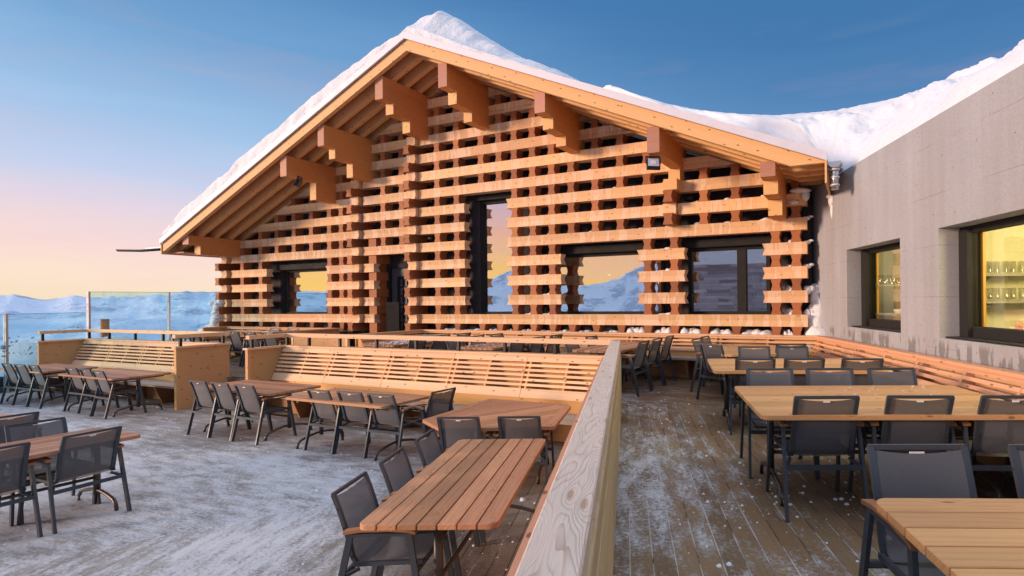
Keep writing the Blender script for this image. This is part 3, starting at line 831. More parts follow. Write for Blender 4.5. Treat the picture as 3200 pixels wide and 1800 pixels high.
# gutter right
def halfpipe(mb, pts, r, w=.004):
    rings = []
    for p, sdir in pts:
        rings.append([p+sdir*(r*math.cos(math.pi+math.pi*k/10))+Vector((0, 0, r*math.sin(math.pi+math.pi*k/10))) for k in range(11)])
    for a, b in zip(rings, rings[1:]):
        for k in range(10): mb.poly([a[k], a[k+1], b[k+1], b[k]], [(0, 0)]*4, True)
zg = roofz(SRIGHT)+.22
mb = MB()
halfpipe(mb, [(fw(SRIGHT-.14, n_, zg), FD) for n_ in (1.5, 0, -2, -5, -9.4)], .10)
mb.poly([fw(SRIGHT-.14, 1.5, zg)+FD*(.1*math.cos(math.pi+math.pi*k/10))+Vector((0, 0, .1*math.sin(math.pi+math.pi*k/10))) for k in range(11)], [(0, 0)]*11)
g = mb.build('gutter', 'chrome', chalet); g.modifiers.new('s', 'SOLIDIFY').thickness = .006
for n_ in (1.35, 1.0, .65, .3):
    mb = MB()
    mb.tube([fw(SRIGHT-.14, n_, zg)+FD*(.115*math.cos(math.pi+math.pi*k/10))+Vector((0, 0, .115*math.sin(math.pi+math.pi*k/10))) for k in range(11)], .014, 6)
    mb.build('gutter_bracket', 'chrome', g)
mb = MB(); mb.tube([fw(SRIGHT-.14, 1.40, zg-.07), fw(SRIGHT-.14, 1.40, zg-.42)], .06, 14); mb.build('downpipe', 'chrome', g)
for q in range(3):
    mb = MB(); zq = zg-.10-.12*q; mb.tube([fw(SRIGHT-.14, 1.40, zq), fw(SRIGHT-.14, 1.40, zq-.025)], .072, 14); mb.build('pipe_collar', 'zinc', g)
# spout at left eave
zg = roofz(SLEFT)+.12
mb = MB(); halfpipe(mb, [(fw(SLEFT+.02, 1.45, zg), -FN), (fw(SLEFT+1.2, 1.45, zg+.01), -FN), (fw(SLEFT+2.5, 1.45, zg+.08), -FN)], .07)
halfpipe(mb, [(fw(SLEFT+.09, n_, zg), FD) for n_ in (1.5, 0, -9.4)], .07)
g = mb.build('gutter', 'frame', chalet); g.modifiers.new('s', 'SOLIDIFY').thickness = .01
mb = MB(); mb.box(SLEFT+.05, SLEFT+.9, 1.40, 1.50, zg+.0, zg+.05, f=fw); g2 = mb.build('gutter_snow', 'snowfine', chalet)

# small round loudspeakers in the lattice
for i, (s_, z_) in enumerate(((15.95, 2.55), (9.15, 1.62), (6.18, 2.74), (2.3, 1.55+.5), (12.0, 2.63))):
    mb = MB(); c = fw(s_, -.16, z_)
    mb.tube([c+FD*-.10, c+FD*-.085, c+FD*.085, c+FD*.10], [.03, .055, .055, .03], 14)
    tag(mb.build('loudspeaker', 'black'), ['small black loudspeaker tucked in the lattice under the left eave', 'small black loudspeaker in the lattice right of the doorway', 'small black loudspeaker just above the tall window', 'small black loudspeaker in the lattice near the right end of the gable', 'small black loudspeaker in the lattice above the left window'][i], 'loudspeaker', 'small loudspeakers in the lattice')

# floodlights
def floodlight(label, c, yaw, tilt):
    t = thing('floodlight', label, 'floodlight', c, yaw, 'floodlights on the purlins')
    rot = Matrix.Rotation(tilt, 4, 'X')
    f_ = lambda a, b, d: rot @ Vector((a, b, d))
    mb = MB(); mb.box(-.13, .13, -.035, .03, -.12, .10, f=f_); mb.box(-.12, .12, .03, .06, -.09, .07, f=f_)
    mb.build('housing', 'black', t, .008)
    mb = MB(); mb.box(-.105, .105, -.041, -.036, -.065, .085, f=f_); mb.build('reflector', 'zinc', t)
    mb = MB(); mb.box(-.05, .05, -.046, -.042, -.02, .045, f=f_); mb.build('led_panel', 'white', t)
    mb = MB(); mb.bar(f_(.14, 0, 0), (.14, .05, .14), .012, .03); mb.bar(f_(-.14, 0, 0), (-.14, .05, .14), .012, .03); mb.bar((-.14, .05, .14), (.14, .05, .14), .012, .03)
    mb.build('bracket', 'black', t)
    return t
floodlight('black square floodlight under the left purlin, seen from its side', fw(12.28, 1.15, 3.10), R(-75), R(-28))
floodlight('black square floodlight on the right purlin facing the terrace', fw(2.52, 1.28, 2.46), R(8), R(-12))

# ================================================================== snow on the roof
def snow_sheet(name, sfun, s0, s1, n0, n1, ns, nn, label):
    mb = MB(); G = []
    for i in range(ns+1):
        s_ = s0+(s1-s0)*i/ns; row = []
        for j in range(nn+1):
            n_ = n1+(n0-n1)*(j/nn)**1.6
            row.append((s_, n_, sfun(s_, n_)))
        G.append(row)
    base = lambda s_: roofz(s_)+.342
    for i in range(ns):
        for j in range(nn):
            q = [G[i][j], G[i+1][j], G[i+1][j+1], G[i][j+1]]
            mb.poly([fw(a, b, base(a)+h) for a, b, h in q], [(0, 0)]*4, True)
        # front skirt with a rough eroded face
        a, b = G[i][0], G[i+1][0]
        for q in range(5):
            t0, t1 = q/5, (q+1)/5
            def fp(p, t): return fw(p[0], p[1]+.10*(1-t)*0+.06*noise.noise(Vector((p[0]*3, t*3, 1)))*math.sin(t*3.14), base(p[0])+p[2]*t)
            mb.poly([fp(a, t0), fp(b, t0), fp(b, t1), fp(a, t1)], [(0, 0)]*4, True)
    for row in (G[0], G[-1]):
        for j in range(nn):
            a, b = row[j], row[j+1]
            mb.poly([fw(a[0], a[1], base(a[0])), fw(a[0], a[1], base(a[0])+a[2]), fw(b[0], b[1], base(b[0])+b[2]), fw(b[0], b[1], base(b[0]))], [(0, 0)]*4)
    o = mb.build(name, 'snow'); tag(o, label, 'snow', None, 'stuff'); return o
def hsnow(s_, n_):
    t = 1.50-n_
    nz = noise.fractal(Vector((s_*.9, n_*.9, 2)), .8, 2.1, 6)
    if s_ > AP:      # windward left slope: thick
        d = s_-AP
        base = .20+.44*min(1, d/2.5)*min(1, (SLEFT+.1-s_)/1.2)**.6+.12*nz+.05*noise.noise(Vector((s_*2.6, n_, 0)))
        edge = min(1, .62+t*1.1)
    else:
        d = AP-s_
        base = (.28*math.exp(-d/3.2)+.05)*(1 if s_ > 1.6 else max(0, (s_-.9)/.7))+.05*nz
        base *= 1.1
        edge = min(1, .45+t*1.3)
    h = base*edge
    # drift on the ridge
    dx = (s_-7.68); dn = (n_+.1)
    wdt = .95 if dx > 0 else 1.75
    pk = .66*math.exp(-abs(dx/wdt)**1.25)*(1/(1+math.exp(-(1.15-n_-.15*noise.noise(Vector((s_*2, 0, 0))))*7)))*math.exp(-max(0, -dn)/6)
    pk *= 1+.17*noise.noise(Vector((s_*6.5, .3, 0)))*math.exp(-abs(n_-.9)*.8)+.09*noise.noise(Vector((s_*15, .3, 0)))
    h += pk
    # blue swelling further back on the right slope
    h += .42*math.exp(-((s_-5.6)/1.3)**2)*(1/(1+math.exp((n_+.6)*4)))
    return max(.012, h)
snow_sheet('roof_snow', hsnow, SRIGHT+.1, SLEFT+.02, -9.4, 1.50, 420, 70, 'deep wind blown snow lying on the chalet roof')

# ================================================================== concrete building with kitchen windows
XC = 3.75; ZCt = 2.18
conc = thing('concrete_building', 'grey concrete building wall with two lit kitchen windows', 'building', (0, 0, 0))
W5 = (7.37, 9.16, -.50, .81); W6 = (3.9, 6.46, -.50, .82)
mb = MB()
ys = [-3.0, W6[0], W6[1], W5[0], W5[1], 10.9]
for a, b, hole in ((ys[0], ys[1], None), (ys[1], ys[2], W6), (ys[2], ys[3], None), (ys[3], ys[4], W5), (ys[4], ys[5], None)):
    if hole is None: mb.box(XC, XC+.36, a, b, -1.6, ZCt, along=1)
    else: mb.box(XC, XC+.36, a, b, -1.6, hole[2], along=1); mb.box(XC, XC+.36, a, b, hole[3], ZCt, along=1)
mb.build('wall', 'concrete', conc)
mb = MB(); mb.box(XC+.36, XC+6, -3, 10.9, ZCt-.3, ZCt-.002); mb.build('roof', 'concrete', conc)
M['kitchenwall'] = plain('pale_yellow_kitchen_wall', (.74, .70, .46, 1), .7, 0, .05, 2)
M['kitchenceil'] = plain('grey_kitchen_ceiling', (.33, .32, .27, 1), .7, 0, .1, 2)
M['innerwood'] = plain('amber_window_wood', (.62, .34, .07, 1), .5, 0, .12, 8)
for (y0, y1, z0, z1), extra in ((W5, 0), (W6, 1)):
    mb = MB(); w_ = .068; xg = XC+.36
    for a, b, c, d in ((y0, y1, z1-w_, z1), (y0, y1, z0+.02, z0+w_+.07), (y0, y0+w_, z0+w_, z1), (y1-w_, y1, z0+w_, z1)): mb.box(xg-.06, xg+.10, a, b, c, d)
    mb.box(xg-.10, xg+.02, y0, y1, z1-.03, z1-.001)
    fr = mb.build('window', 'frame', conc)
    mb = MB(); mb.box(xg-.12, xg-.062, y1-.16, y1-.002, z0+.02, z1-.032); mb.build('guide_rail', 'frame', fr)
    mb = MB(); mb.box(xg+.03, xg+.04, y0+w_, y1-w_, z0+w_+.07, z1-w_); mb.build('pane', 'clearglass', fr)
    mb = MB(); mb.box(xg+.10, xg+.13, y1-w_-.045, y1-w_+.02, z0+w_, z1-w_); mb.box(xg+.10, xg+.13, y0+w_-.02, y0+w_+.045, z0+w_, z1-w_)
    mb.build('inner_frame', 'innerwood', fr)
    mb = MB(); mb.box(xg-.30, xg-.05, y0+.05, y1+.0-.02, z0+.004, z0+.02); mb.build('sill', 'frame', fr)
# kitchen room
mb = MB()
mb.box(XC+4.2, XC+4.3, 2.5, 10.8, -1.6, 1.15); mb.box(XC+.37, XC+4.2, 7.15, 7.25, -1.6, 1.12); mb.box(XC+.37, XC+4.2, 2.4, 2.5, -1.6, 1.15)
mb.build('kitchen_wall', 'kitchenwall', conc)
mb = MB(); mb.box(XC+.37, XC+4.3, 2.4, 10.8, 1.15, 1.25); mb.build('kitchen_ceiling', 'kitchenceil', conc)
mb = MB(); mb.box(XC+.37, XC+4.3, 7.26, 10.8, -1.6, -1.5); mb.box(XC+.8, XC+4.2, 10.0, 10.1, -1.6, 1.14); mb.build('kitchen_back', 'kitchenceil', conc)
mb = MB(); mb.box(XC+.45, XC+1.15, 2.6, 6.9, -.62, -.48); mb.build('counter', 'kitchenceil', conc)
mb = MB()
for z_ in (.285, -.06): mb.box(XC+.40, XC+1.55, 6.80, 7.14, z_-.035, z_, along=0)
for z_ in (.285, -.06): mb.prism([(7.14, z_-.036), (6.86, z_-.036), (7.14, z_-.15)], XC+.9, XC+.93, f=lambda q, r_, t: Vector((t, q, r_)))
mb.build('kitchen_shelf', 'kitchenceil', conc)
mb = MB(); mb.box(XC+.45, XC+2.2, 9.0, 9.3, .18, .21); mb.box(XC+.45, XC+2.2, 8.4, 9.2, -.30, -.27); mb.build('kitchen_shelf', 'kitchenceil', conc)
# lamps inside the kitchen
for i, (x_, y_) in enumerate(((XC+1.9, 5.2), (XC+1.9, 8.4))):
    mb = MB(); mb.box(x_-.3, x_+.3, y_-.3, y_+.3, 1.09, 1.145); mb.build('ceiling_lamp', 'kitchenlamp', conc)
    l = bpy.data.lights.new('kitchen_light', 'POINT'); l.energy = (150, 60)[i]; l.color = (1, .80, .38); l.shadow_soft_size = .25
    lo = bpy.data.objects.new('kitchen_light', l); C.objects.link(lo); lo.location = (x_-.5, y_, .7); lo.parent = conc
# drinking glasses
def glass_mesh(h=.16, r0=.034, r1=.043):
    mb = MB(); n = 12
    prof = [(0, .004), (r0, .004), (r0, .012), (r1, h), (r1-.003, h), (r0-.003, .016), (0, .016)]
    for (ra, za), (rb, zb) in zip(prof, prof[1:]):
        for k in range(n):
            a, b = 2*math.pi*k/n, 2*math.pi*(k+1)/n
            p = [(ra*math.cos(a), ra*math.sin(a), za), (ra*math.cos(b), ra*math.sin(b), za), (rb*math.cos(b), rb*math.sin(b), zb), (rb*math.cos(a), rb*math.sin(a), zb)]
            if ra == 0: p = p[1:] if False else [p[0], p[2], p[3]]
            if rb == 0: p = p[:3]
            mb.poly(p, [(0, 0)]*len(p), True)
    return mb
g0 = tag(glass_mesh().build('drinking_glass', 'tumbler'), 'clear drinking glass lined up on the upper kitchen shelf', 'glass', 'glasses on the upper kitchen shelf')
g0.location = (XC+.50, 6.93, .286)
ink = MB(); ink.tube([(-.0345+.0, -.0, .0), (0, 0, 0)], .001, 3)
for i in range(1, 10):
    c = g0.copy(); C.objects.link(c); c.location = (XC+.50+i*.105, 6.93+.02*(i % 2), .286)
for i in range(10):
    c = g0.copy(); C.objects.link(c); c.location = (XC+.50+i*.105, 6.93+.02*(i % 2), -.059); c['label'] = 'clear drinking glass lined up on the lower kitchen shelf'; c['group'] = 'glasses on the lower kitchen shelf'
for i in range(14):
    c = g0.copy(); C.objects.link(c); c.location = (XC+.50+(i % 7)*.12, 9.08+.12*(i//7), .211); c['label'] = 'clear wine glass standing upside down on the rack in the small window'; c['group'] = 'glasses on the rack in the small window'
def lathe(prof, n=20):
    mb = MB()
    for (ra, za), (rb, zb) in zip(prof, prof[1:]):
        for k in range(n):
            a, b = 2*math.pi*k/n, 2*math.pi*(k+1)/n
            p = [(ra*math.cos(a), ra*math.sin(a), za), (ra*math.cos(b), ra*math.sin(b), za), (rb*math.cos(b), rb*math.sin(b), zb), (rb*math.cos(a), rb*math.sin(a), zb)]
            if ra < 1e-6: p = [p[0], p[2], p[3]]
            elif rb < 1e-6: p = p[:3]
            mb.poly(p, [(0, 0)]*len(p), True)
    return mb
o = lathe([(0, 0), (.05, 0), (.13, .06), (.15, .085), (.145, .085), (.12, .06), (0, .012)]).build('serving_bowl', 'white'); o.location = (XC+.78, 5.35, -.479)
tag(o, 'wide white bowl on the counter inside the large kitchen window', 'bowl')
for i in range(4):
    o = lathe([(0, 0), (.07, 0), (.12, .014), (.118, .018), (.07, .006), (0, .006)]).build('plate', 'white'); o.location = (XC+.85, 4.95, -.479+i*.010)
    tag(o, 'white plate in the low stack right of the bowl in the kitchen window', 'plate', 'white plates stacked in the kitchen window')
t = thing('straw_holder', 'dark cup full of black straws behind the large kitchen window', 'straw holder', (XC+.72, 5.75, -.479))
lathe([(0, 0), (.05, 0), (.055, .11), (.05, .11), (.045, .01), (0, .01)]).build('cup', 'black', t)
mb = MB()
for i in range(16):
    a = i*2.4; r_ = .035*(i % 4)/4+.008
    mb.tube([(r_*math.cos(a), r_*math.sin(a), .01), (r_*1.9*math.cos(a), r_*1.9*math.sin(a), .19+.03*(i % 3))], .004, 5)
tag(mb.build('straws', 'black', t), kind='stuff')
t = thing('straw_holder', 'short cup of pink and white straws left of the black straws', 'straw holder', (XC+.66, 6.05, -.479))
lathe([(0, 0), (.05, 0), (.055, .09), (.05, .09), (.045, .01), (0, .01)]).build('cup', 'white', t)
mb = MB()
for i in range(14):
    a = i*2.4; r_ = .035*(i % 4)/4+.008
    mb.tube([(r_*math.cos(a), r_*math.sin(a), .01), (r_*1.8*math.cos(a), r_*1.8*math.sin(a), .15+.02*(i % 3))], .004, 5)
tag(mb.build('straws', 'straw', t), kind='stuff')
mb = MB(); mb.box(XC+1.0, XC+1.5, 5.55, 5.9, -.478, -.33); mb.box(XC+1.02, XC+1.48, 5.57, 5.88, -.329, -.325); tag(mb.build('crate', 'blue', None, .01), 'low blue plastic crate on the kitchen counter behind the straws', 'crate')
for i in range(3):
    o = lathe([(0, 0), (.06, 0), (.09, .07), (.086, .07), (.05, .008), (0, .008)]).build('soup_bowl', 'white'); o.location = (XC+.6+i*.22, 8.6, -.269)
    tag(o, 'white bowl on the lower shelf in the small kitchen window', 'bowl', 'white bowls in the small kitchen window')
o = lathe([(0, 0), (.10, 0), (.13, .22), (.12, .22), (.09, .01), (0, .01)]).build('bread_basket', 'wicker'); o.location = (XC+1.0, 8.35, -.62)
tag(o, 'brown bread basket low down in the small kitchen window', 'basket')
mb = MB(); mb.box(XC+.5, XC+1.6, 8.1, 9.2, -1.5, -.621); mb.build('cupboard', 'kitchenceil', conc)

# person in the kitchen (only a shoulder shows)
def person():
    verts = [(0, 0, 0), (0, 0, .22), (0, 0, .42), (0, .0, .50), (0, -.01, .58), (0, -.02, .68), (0, -.02, .78),
             (-.17, 0, .44), (-.22, -.03, .20), (-.14, -.20, .08), (-.05, -.28, .10), (.17, 0, .44), (.22, -.03, .20), (.14, -.20, .08), (.05, -.28, .10), (-.09, 0, -.35), (.09, 0, -.35)]
    edges = [(0, 1), (1, 2), (2, 3), (3, 4), (4, 5), (5, 6), (2, 7), (7, 8), (8, 9), (9, 10), (2, 11), (11, 12), (12, 13), (13, 14), (0, 15), (0, 16)]
    rad = [.15, .15, .14, .06, .06, .10, .07, .075, .055, .042, .03, .075, .055, .042, .03, .09, .09]
    me = bpy.data.meshes.new('person'); me.from_pydata(verts, edges, []); me.materials.append(M['skin']); me.materials.append(M['sweater'])
    o = bpy.data.objects.new('person', me); C.objects.link(o)
    bm = bmesh.new(); bm.from_mesh(me); sk = bm.verts.layers.skin.verify()
    for v, r_ in zip(bm.verts, rad): v[sk].radius = (r_, r_*.8)
    bm.verts.ensure_lookup_table(); bm.verts[0][sk].use_root = True
    bm.to_mesh(me); bm.free()
    o.modifiers.new('skin', 'SKIN'); s_ = o.modifiers.new('sub', 'SUBSURF'); s_.levels = 2; s_.render_levels = 2
    dg = bpy.context.evaluated_depsgraph_get(); ev = bpy.data.meshes.new_from_object(o.evaluated_get(dg))
    o.modifiers.clear(); o.data = ev; ev.materials.clear(); ev.materials.append(M['skin']); ev.materials.append(M['sweater'])
    for p in ev.polygons:
        p.use_smooth = True; c = p.center; p.material_index = 0 if c.z > .53 or c.y < -.235 else 1
    mb = MB(); n = 14
    for i in range(6):
        for k in range(n):
            def q(i, k):
                th = i/6*1.75; a = 2*math.pi*k/n
                return (.118*math.sin(th)*math.cos(a), .115*math.sin(th)*math.sin(a)+.005, .70+.145*math.cos(th))
            mb.poly([q(i, k), q(i, k+1), q(i+1, k+1), q(i+1, k)] if i else [q(0, 0), q(1, k+1), q(1, k)][::-1], [(0, 0)]*(4 if i else 3), True)
    mb.build('hair', 'hair', o)
    return o
pe = person(); pe.location = (XC+1.42, 6.1, -.92); tag(pe, 'person in a grey sweater standing behind the kitchen counter', 'person')

# snow bank behind the concrete wall
def rayp(u, v, y):
    du, dv = u-1960, v-937
    a = du*math.cos(rr)-dv*math.sin(rr); b = du*math.sin(rr)+dv*math.cos(rr)
    return Vector((a/F*y, y, -b/F*y))
crest = [rayp(u, v, y) for u, v, y in ((3700, 20, 7.5), (3200, 158, 9.0), (3137, 189, 9.5), (3059, 223, 10.2), (2935, 259, 11.4), (2866, 283, 12.1), (2810, 302, 12.7), (2686, 328, 13.9), (2600, 344, 14.9), (2518, 351, 15.8), (2414, 358, 17.5), (2290, 353, 19.5), (2186, 342, 21.2), (2083, 322, 22.6), (1990, 294, 24), (1900, 262, 25.5))]
foot = [Vector((XC+.06, y, ZCt)) for y in (1, 4.2, 5.2, 6.2, 7.2, 8.0, 8.7, 9.3, 9.8, 10.3)]
foot += [fw(-.55, n_, 2.0) for n_ in (-.4, -1.5)]+[fw(-.2, -3.0, 2.3), fw(.6, -4.5, 2.7), fw(1.5, -6, 3.1), fw(2.5, -7.5, 3.5)]
mb = MB(); NI, NJ = 150, 40
def interp(L, t):
    x = t*(len(L)-1); i = min(int(x), len(L)-2); return L[i].lerp(L[i+1], x-i)
G = []
for i in range(NI+1):
    t = i/NI; A, B = interp(foot, t), interp(crest, t); row = []
    for j in range(NJ+1):
        q = j/NJ*1.35
        if q <= 1:
            p = A.lerp(B, q); prof = q**.8
            p.z = A.z+(B.z-A.z)*(prof if True else q)
            lump = noise.fractal(Vector((t*9, q*2.2, 4)), .8, 2.1, 5)*.34+.18*math.sin(t*30+q*5+2*noise.noise(Vector((t*6, 0, 0))))*q*(1-q)
            p += Vector((-.5, -.35, .55))*lump*math.sin(math.pi*min(1, q))
            p.z += .03*noise.noise(Vector((t*70, q*4, 0)))*(q > .05)
        else:
            d = (B-A); d.z = 0; d.normalize(); e = (q-1)
            p = B+d*e*14; p.z = B.z+.05*noise.noise(Vector((t*70, 4, 0)))-e*e*16-e*1.0
        row.append(p)
    G.append(row)
for i in range(NI):
    for j in range(NJ): mb.poly([G[i][j], G[i+1][j], G[i+1][j+1], G[i][j+1]], [(0, 0)]*4, True)
tag(mb.build('snow_bank', 'snow'), 'high white snow bank drifted against the concrete wall and chalet roof', 'snow bank', None, 'stuff')
def lump_snow(name, label, blobs, mat='snow', seed=0, kind=None):
    mb = MB(); n = 14
    for bi, (c, rx, ry, rz) in enumerate(blobs):
        for i in range(8):
            for k in range(n):
                def q(i, k):
                    th = math.pi*i/8; a = 2*math.pi*(k % n)/n
                    v = Vector((math.sin(th)*math.cos(a), math.sin(th)*math.sin(a), math.cos(th)))
                    f_ = 1+.28*noise.noise(v*1.7+Vector((bi*3+seed, seed, 0)))+.12*noise.noise(v*5+Vector((bi, 2, seed)))
                    return (c[0]+v.x*rx*f_, c[1]+v.y*ry*f_, c[2]+v.z*rz*f_)
                if i == 0: mb.poly([q(0, 0), q(1, k), q(1, k+1)], [(0, 0)]*3, True)
                elif i == 7: mb.poly([q(7, k), q(8, 0), q(7, k+1)], [(0, 0)]*3, True)
                else: mb.poly([q(i, k), q(i+1, k), q(i+1, k+1), q(i, k+1)], [(0, 0)]*4, True)
    o = mb.build(name, mat); tag(o, label, 'snow', None, kind); return o
# snow lying in the lattice and along its foot
bl = []
rnd = random.Random(3)
for a, b in zip(cols, cols[1:]):
    m_ = (a+b)/2; w_ = (b-a-.19)/2
    if w_ < .08 or 8.9 < m_ < 12.1: continue
    if m_ < 9:
        for q in range(3): bl.append((fw(m_+(q-1)*w_*.6, -.15-.03*(q % 2), -.75), w_*K*.62, .17, (.09 if m_ > 4 else .15)*(.8+.4*rnd.random())))
    elif rnd.random() < .7: bl.append((fw(m_, -.25, -.76), w_*K, .12, .07))
    for j in range(0, 8):
        z_ = ZT(j)
        if m_ > 7.9: continue
        if a in skip and j <= skip[a] or b in skip and j <= skip[b]: continue
        if z_ > roofz(m_)-.4: continue
        pr_ = .85 if m_ < 2.6 else (.75 if m_ < 6.6 else .5)
        if j > 5: pr_ *= .35
        if rnd.random() < pr_: bl.append((fw(a+.10+w_*.30, -.18, z_), w_*K*.5, .10, .03+.04*rnd.random())); bl.append((fw(a+.10+w_*.9, -.19, z_), w_*K*.9, .09, .022))
for z_, r_ in ((-.31, .16), (.14, .13), (.59, .07), (1.04, .05), (1.49, .05)):
    for q in range(4):
        bl.append((fw(.30+.06*q, -.22-.03*q, z_+r_*.25*(q % 2)), .07, .09, r_*.55))
    bl.append((fw(.02, -.17, z_+.0), .08, .08, r_*.7)); bl.append((fw(-.05, -.2, z_+.03), .06, .07, r_*.5))
lump_snow('lattice_snow', 'snow caught between the logs of the lattice gable', bl, 'snowfine', 5, 'stuff')
hb = [(fw(-.18, -.15, -1.0), .35, .3, .55), (fw(-.22, .1, -1.2), .4, .35, .45), (fw(-.12, -.3, -.5), .22, .2, .5), (fw(-.1, -.35, 0), .12, .15, .3)]
lump_snow('snow_heap', 'snow heap in the corner between the chalet and the concrete wall', hb, 'snowfine', 9)
lump_snow('hanging_snow', 'ragged snow hanging below the right end of the roof', [(fw(-.46, .35, 1.58), .035, .05, .22), (fw(-.45, .35, 1.70), .06, .07, .12), (fw(-.43, .3, 1.78), .08, .08, .05), (fw(.10, .05, 1.98), .20, .12, .05), (fw(.02, .0, 1.88), .08, .08, .10), (fw(.24, .0, 1.78), .10, .09, .04)], 'snowfine', 2)
lump_snow('snow_pillar', 'white and brown snow plume stuck to the left corner of the chalet', [(fw(17.85, .1, -1.1), .55, .4, .5)]+[(fw(17.70-.022*q+.05*rnd.uniform(-1, 1), .15+.05*rnd.uniform(-1, 1), -.95+.085*q), .24-.011*q, .22-.01*q, .13) for q in range(13)]+[(fw(17.42, .25, -.42), .12, .05, .03), (fw(17.7, .2, .02), .12, .1, .06)], 'snowfine', 4)

# ================================================================== benches
def bench(label, o, ex, ey, L, zc, zf, zseat, ns, zbb, seat_d=.48, mat='bench', pmat='benchpanel', module=1.36, name='bench', rail=None, ends=(0, 0), posts=(), capm=None, group='slatted wooden benches'):
    """o: right end of the back line; ex along; ey towards the sitter"""
    t = thing(name, label, 'bench', (o.x, o.y, zf), 0, group)
    ex3, ey3 = Vector((ex.x, ex.y, 0)), Vector((ey.x, ey.y, 0))
    f_ = lambda a, b, c: ex3*a+ey3*b+Vector((0, 0, c-zf))
    lean = .26 if ns > 4 else .16
    yt, yb = .10, .10+lean
    zt = zc-.036
    H = zt-zbb
    def sl(a0, a1, t0, t1, mb, th=.022, y_off=0.0):
        z0, z1 = zt-H*t0, zt-H*t1; y0, y1 = yt+lean*t0, yt+lean*t1
        mb.hexa([f_(a0, y1-th+y_off, z1), f_(a1, y1-th+y_off, z1), f_(a0, y1+y_off, z1), f_(a1, y1+y_off, z1), f_(a0, y0-th+y_off, z0), f_(a1, y0-th+y_off, z0), f_(a0, y0+y_off, z0), f_(a1, y0+y_off, z0)], 0)
    mb = MB(); mb.box(0, L, -.05, .115, zc-.035, zc, f=f_); mb.build('cap', capm or mat, t, .003)
    nm = max(1, round(L/module)); md = L/nm
    mb = MB()
    tb = .14
    bb = .155 if ns > 4 else .13
    for i in range(nm):
        a0, a1 = i*md+.004, (i+1)*md-.004
        sl(a0, a1, 0, tb, mb); sl(a0, a1, 1-bb, 1, mb)
        pitch = (1-tb-bb)/(ns)
        for k in range(ns):
            t0 = tb+pitch*(k+.5)+.0; sl(a0, a1, t0, t0+pitch*.5, mb)
    mb.build('backrest', mat, t)
    mb = MB(); mb.box(0, L, -.02, .0, zseat-.02, zc-.037, f=f_, along=0); mb.box(0, L, yb-.06, yb-.035, zseat, zbb+.03, f=f_, along=0); mb.build('back_panel', pmat, t)
    for i in range(nm):
        for a in (i*md+.05, i*md+md*.5, (i+1)*md-.05):
            z0, z1 = zbb, zt-.04; mb = MB()
            mb.hexa([f_(a-.018, 0.002, z0), f_(a+.018, .002, z0), f_(a-.018, yb-.024, z0), f_(a+.018, yb-.024, z0), f_(a-.018, .002, z1), f_(a+.018, .002, z1), f_(a-.018, yt-.02, z1), f_(a+.018, yt-.02, z1)], 2)
            mb.build('rib', pmat, t)
    mb = MB(); y = yb-.03
    for k in range(3): mb.box(0, L, y+k*(seat_d/3)+.004, y+(k+1)*seat_d/3, zseat-.04, zseat, f=f_, along=0)
    mb.build('seat', M['seatgrey'], t)
    mb = MB()
    mb.box(0, L, y+.03, y+.055, zf, zseat-.041, f=f_, along=0)
    n_ = max(2, round(L/1.15))
    for i in range(n_+1):
        a = min(L-.03, max(.0, i*L/n_))
        mb.hexa([f_(a, y+.056, zf), f_(a+.03, y+.056, zf), f_(a, y+seat_d*.62, zf), f_(a+.03, y+seat_d*.62, zf), f_(a, y+.056, zseat-.042), f_(a+.03, y+.056, zseat-.042), f_(a, y+seat_d*.93, zseat-.042), f_(a+.03, y+seat_d*.93, zseat-.042)], 1)
    mb.build('base', M['basewood'], t)
    for side, flag in ((0, ends[0]), (1, ends[1])):
        if not flag: continue
        a0, a1 = (-.075, -.001) if side == 0 else (L+.001, L+.075)
        mb = MB(); mb.box(a0+.012, a1-.012 if side else a1-.012, -.02, flag-.035, zf, zc-.036, f=f_, along=1)
        mb.box(a0, a1, flag-.034, flag+.03, zf, zc-.036, f=f_, along=2)
        mb.build('end_panel', M['endpanel'], t)
        mb = MB(); mb.box(a0-.03, a1+.03, -.05, flag+.055, zc-.034, zc+.001, f=f_, along=1); mb.build('end_cap', capm or mat, t)
    if rail is not None:
        zr = rail
        rm = MB(); pm = MB()
        rm.box(-.06 if ends[0] else 0, L+(.06 if ends[1] else 0), -.04, .075, zr-.075, zr, f=f_, along=0)
        if ends[1]: rm.box(L-.055, L+.06, .076, ends[1]+.03, zr-.074, zr-.001, f=f_, along=1)
        if ends[0]: rm.box(-.06, .055, .076, ends[0]+.03, zr-.074, zr-.001, f=f_, along=1)
        rm.build('top_rail', mat, t, .004)
        for a, b in posts: 
            pm = MB(); pm.box(a-.022, a+.022, b-.022, b+.022, zc, zr-.075, f=f_, along=2); pm.build('rail_post', 'black', t)
    return t
M['seatgrey'] = wood('frosty_seat_board', (.42, .36, .30, 1), (.28, .21, .16, 1), .5, .8)
M['basewood'] = wood('orange_brown_base', (.40, .20, .09, 1), (.30, .13, .05, 1), .4, .8)
M['endpanel'] = wood('end_panel_spruce', (.64, .36, .155, 1), (.50, .25, .10, 1), .4, 1.0)
ex2 = MD; ey2 = MN
LM = 7.25
bench('long slatted bench with handrail above it running up to the timber balustrade', ML+Vector((.04, 0)), ex2, ey2, LM, -.84, ZL, -1.69, 6, -1.49, rail=-.60, ends=(0, .76),
      posts=[(x, .02) for x in (1.0, 1.95, 2.9, 3.85, 4.8, 5.75, 6.6, 7.25)]+[(7.27, .70)])
oL = ML+MD*9.17
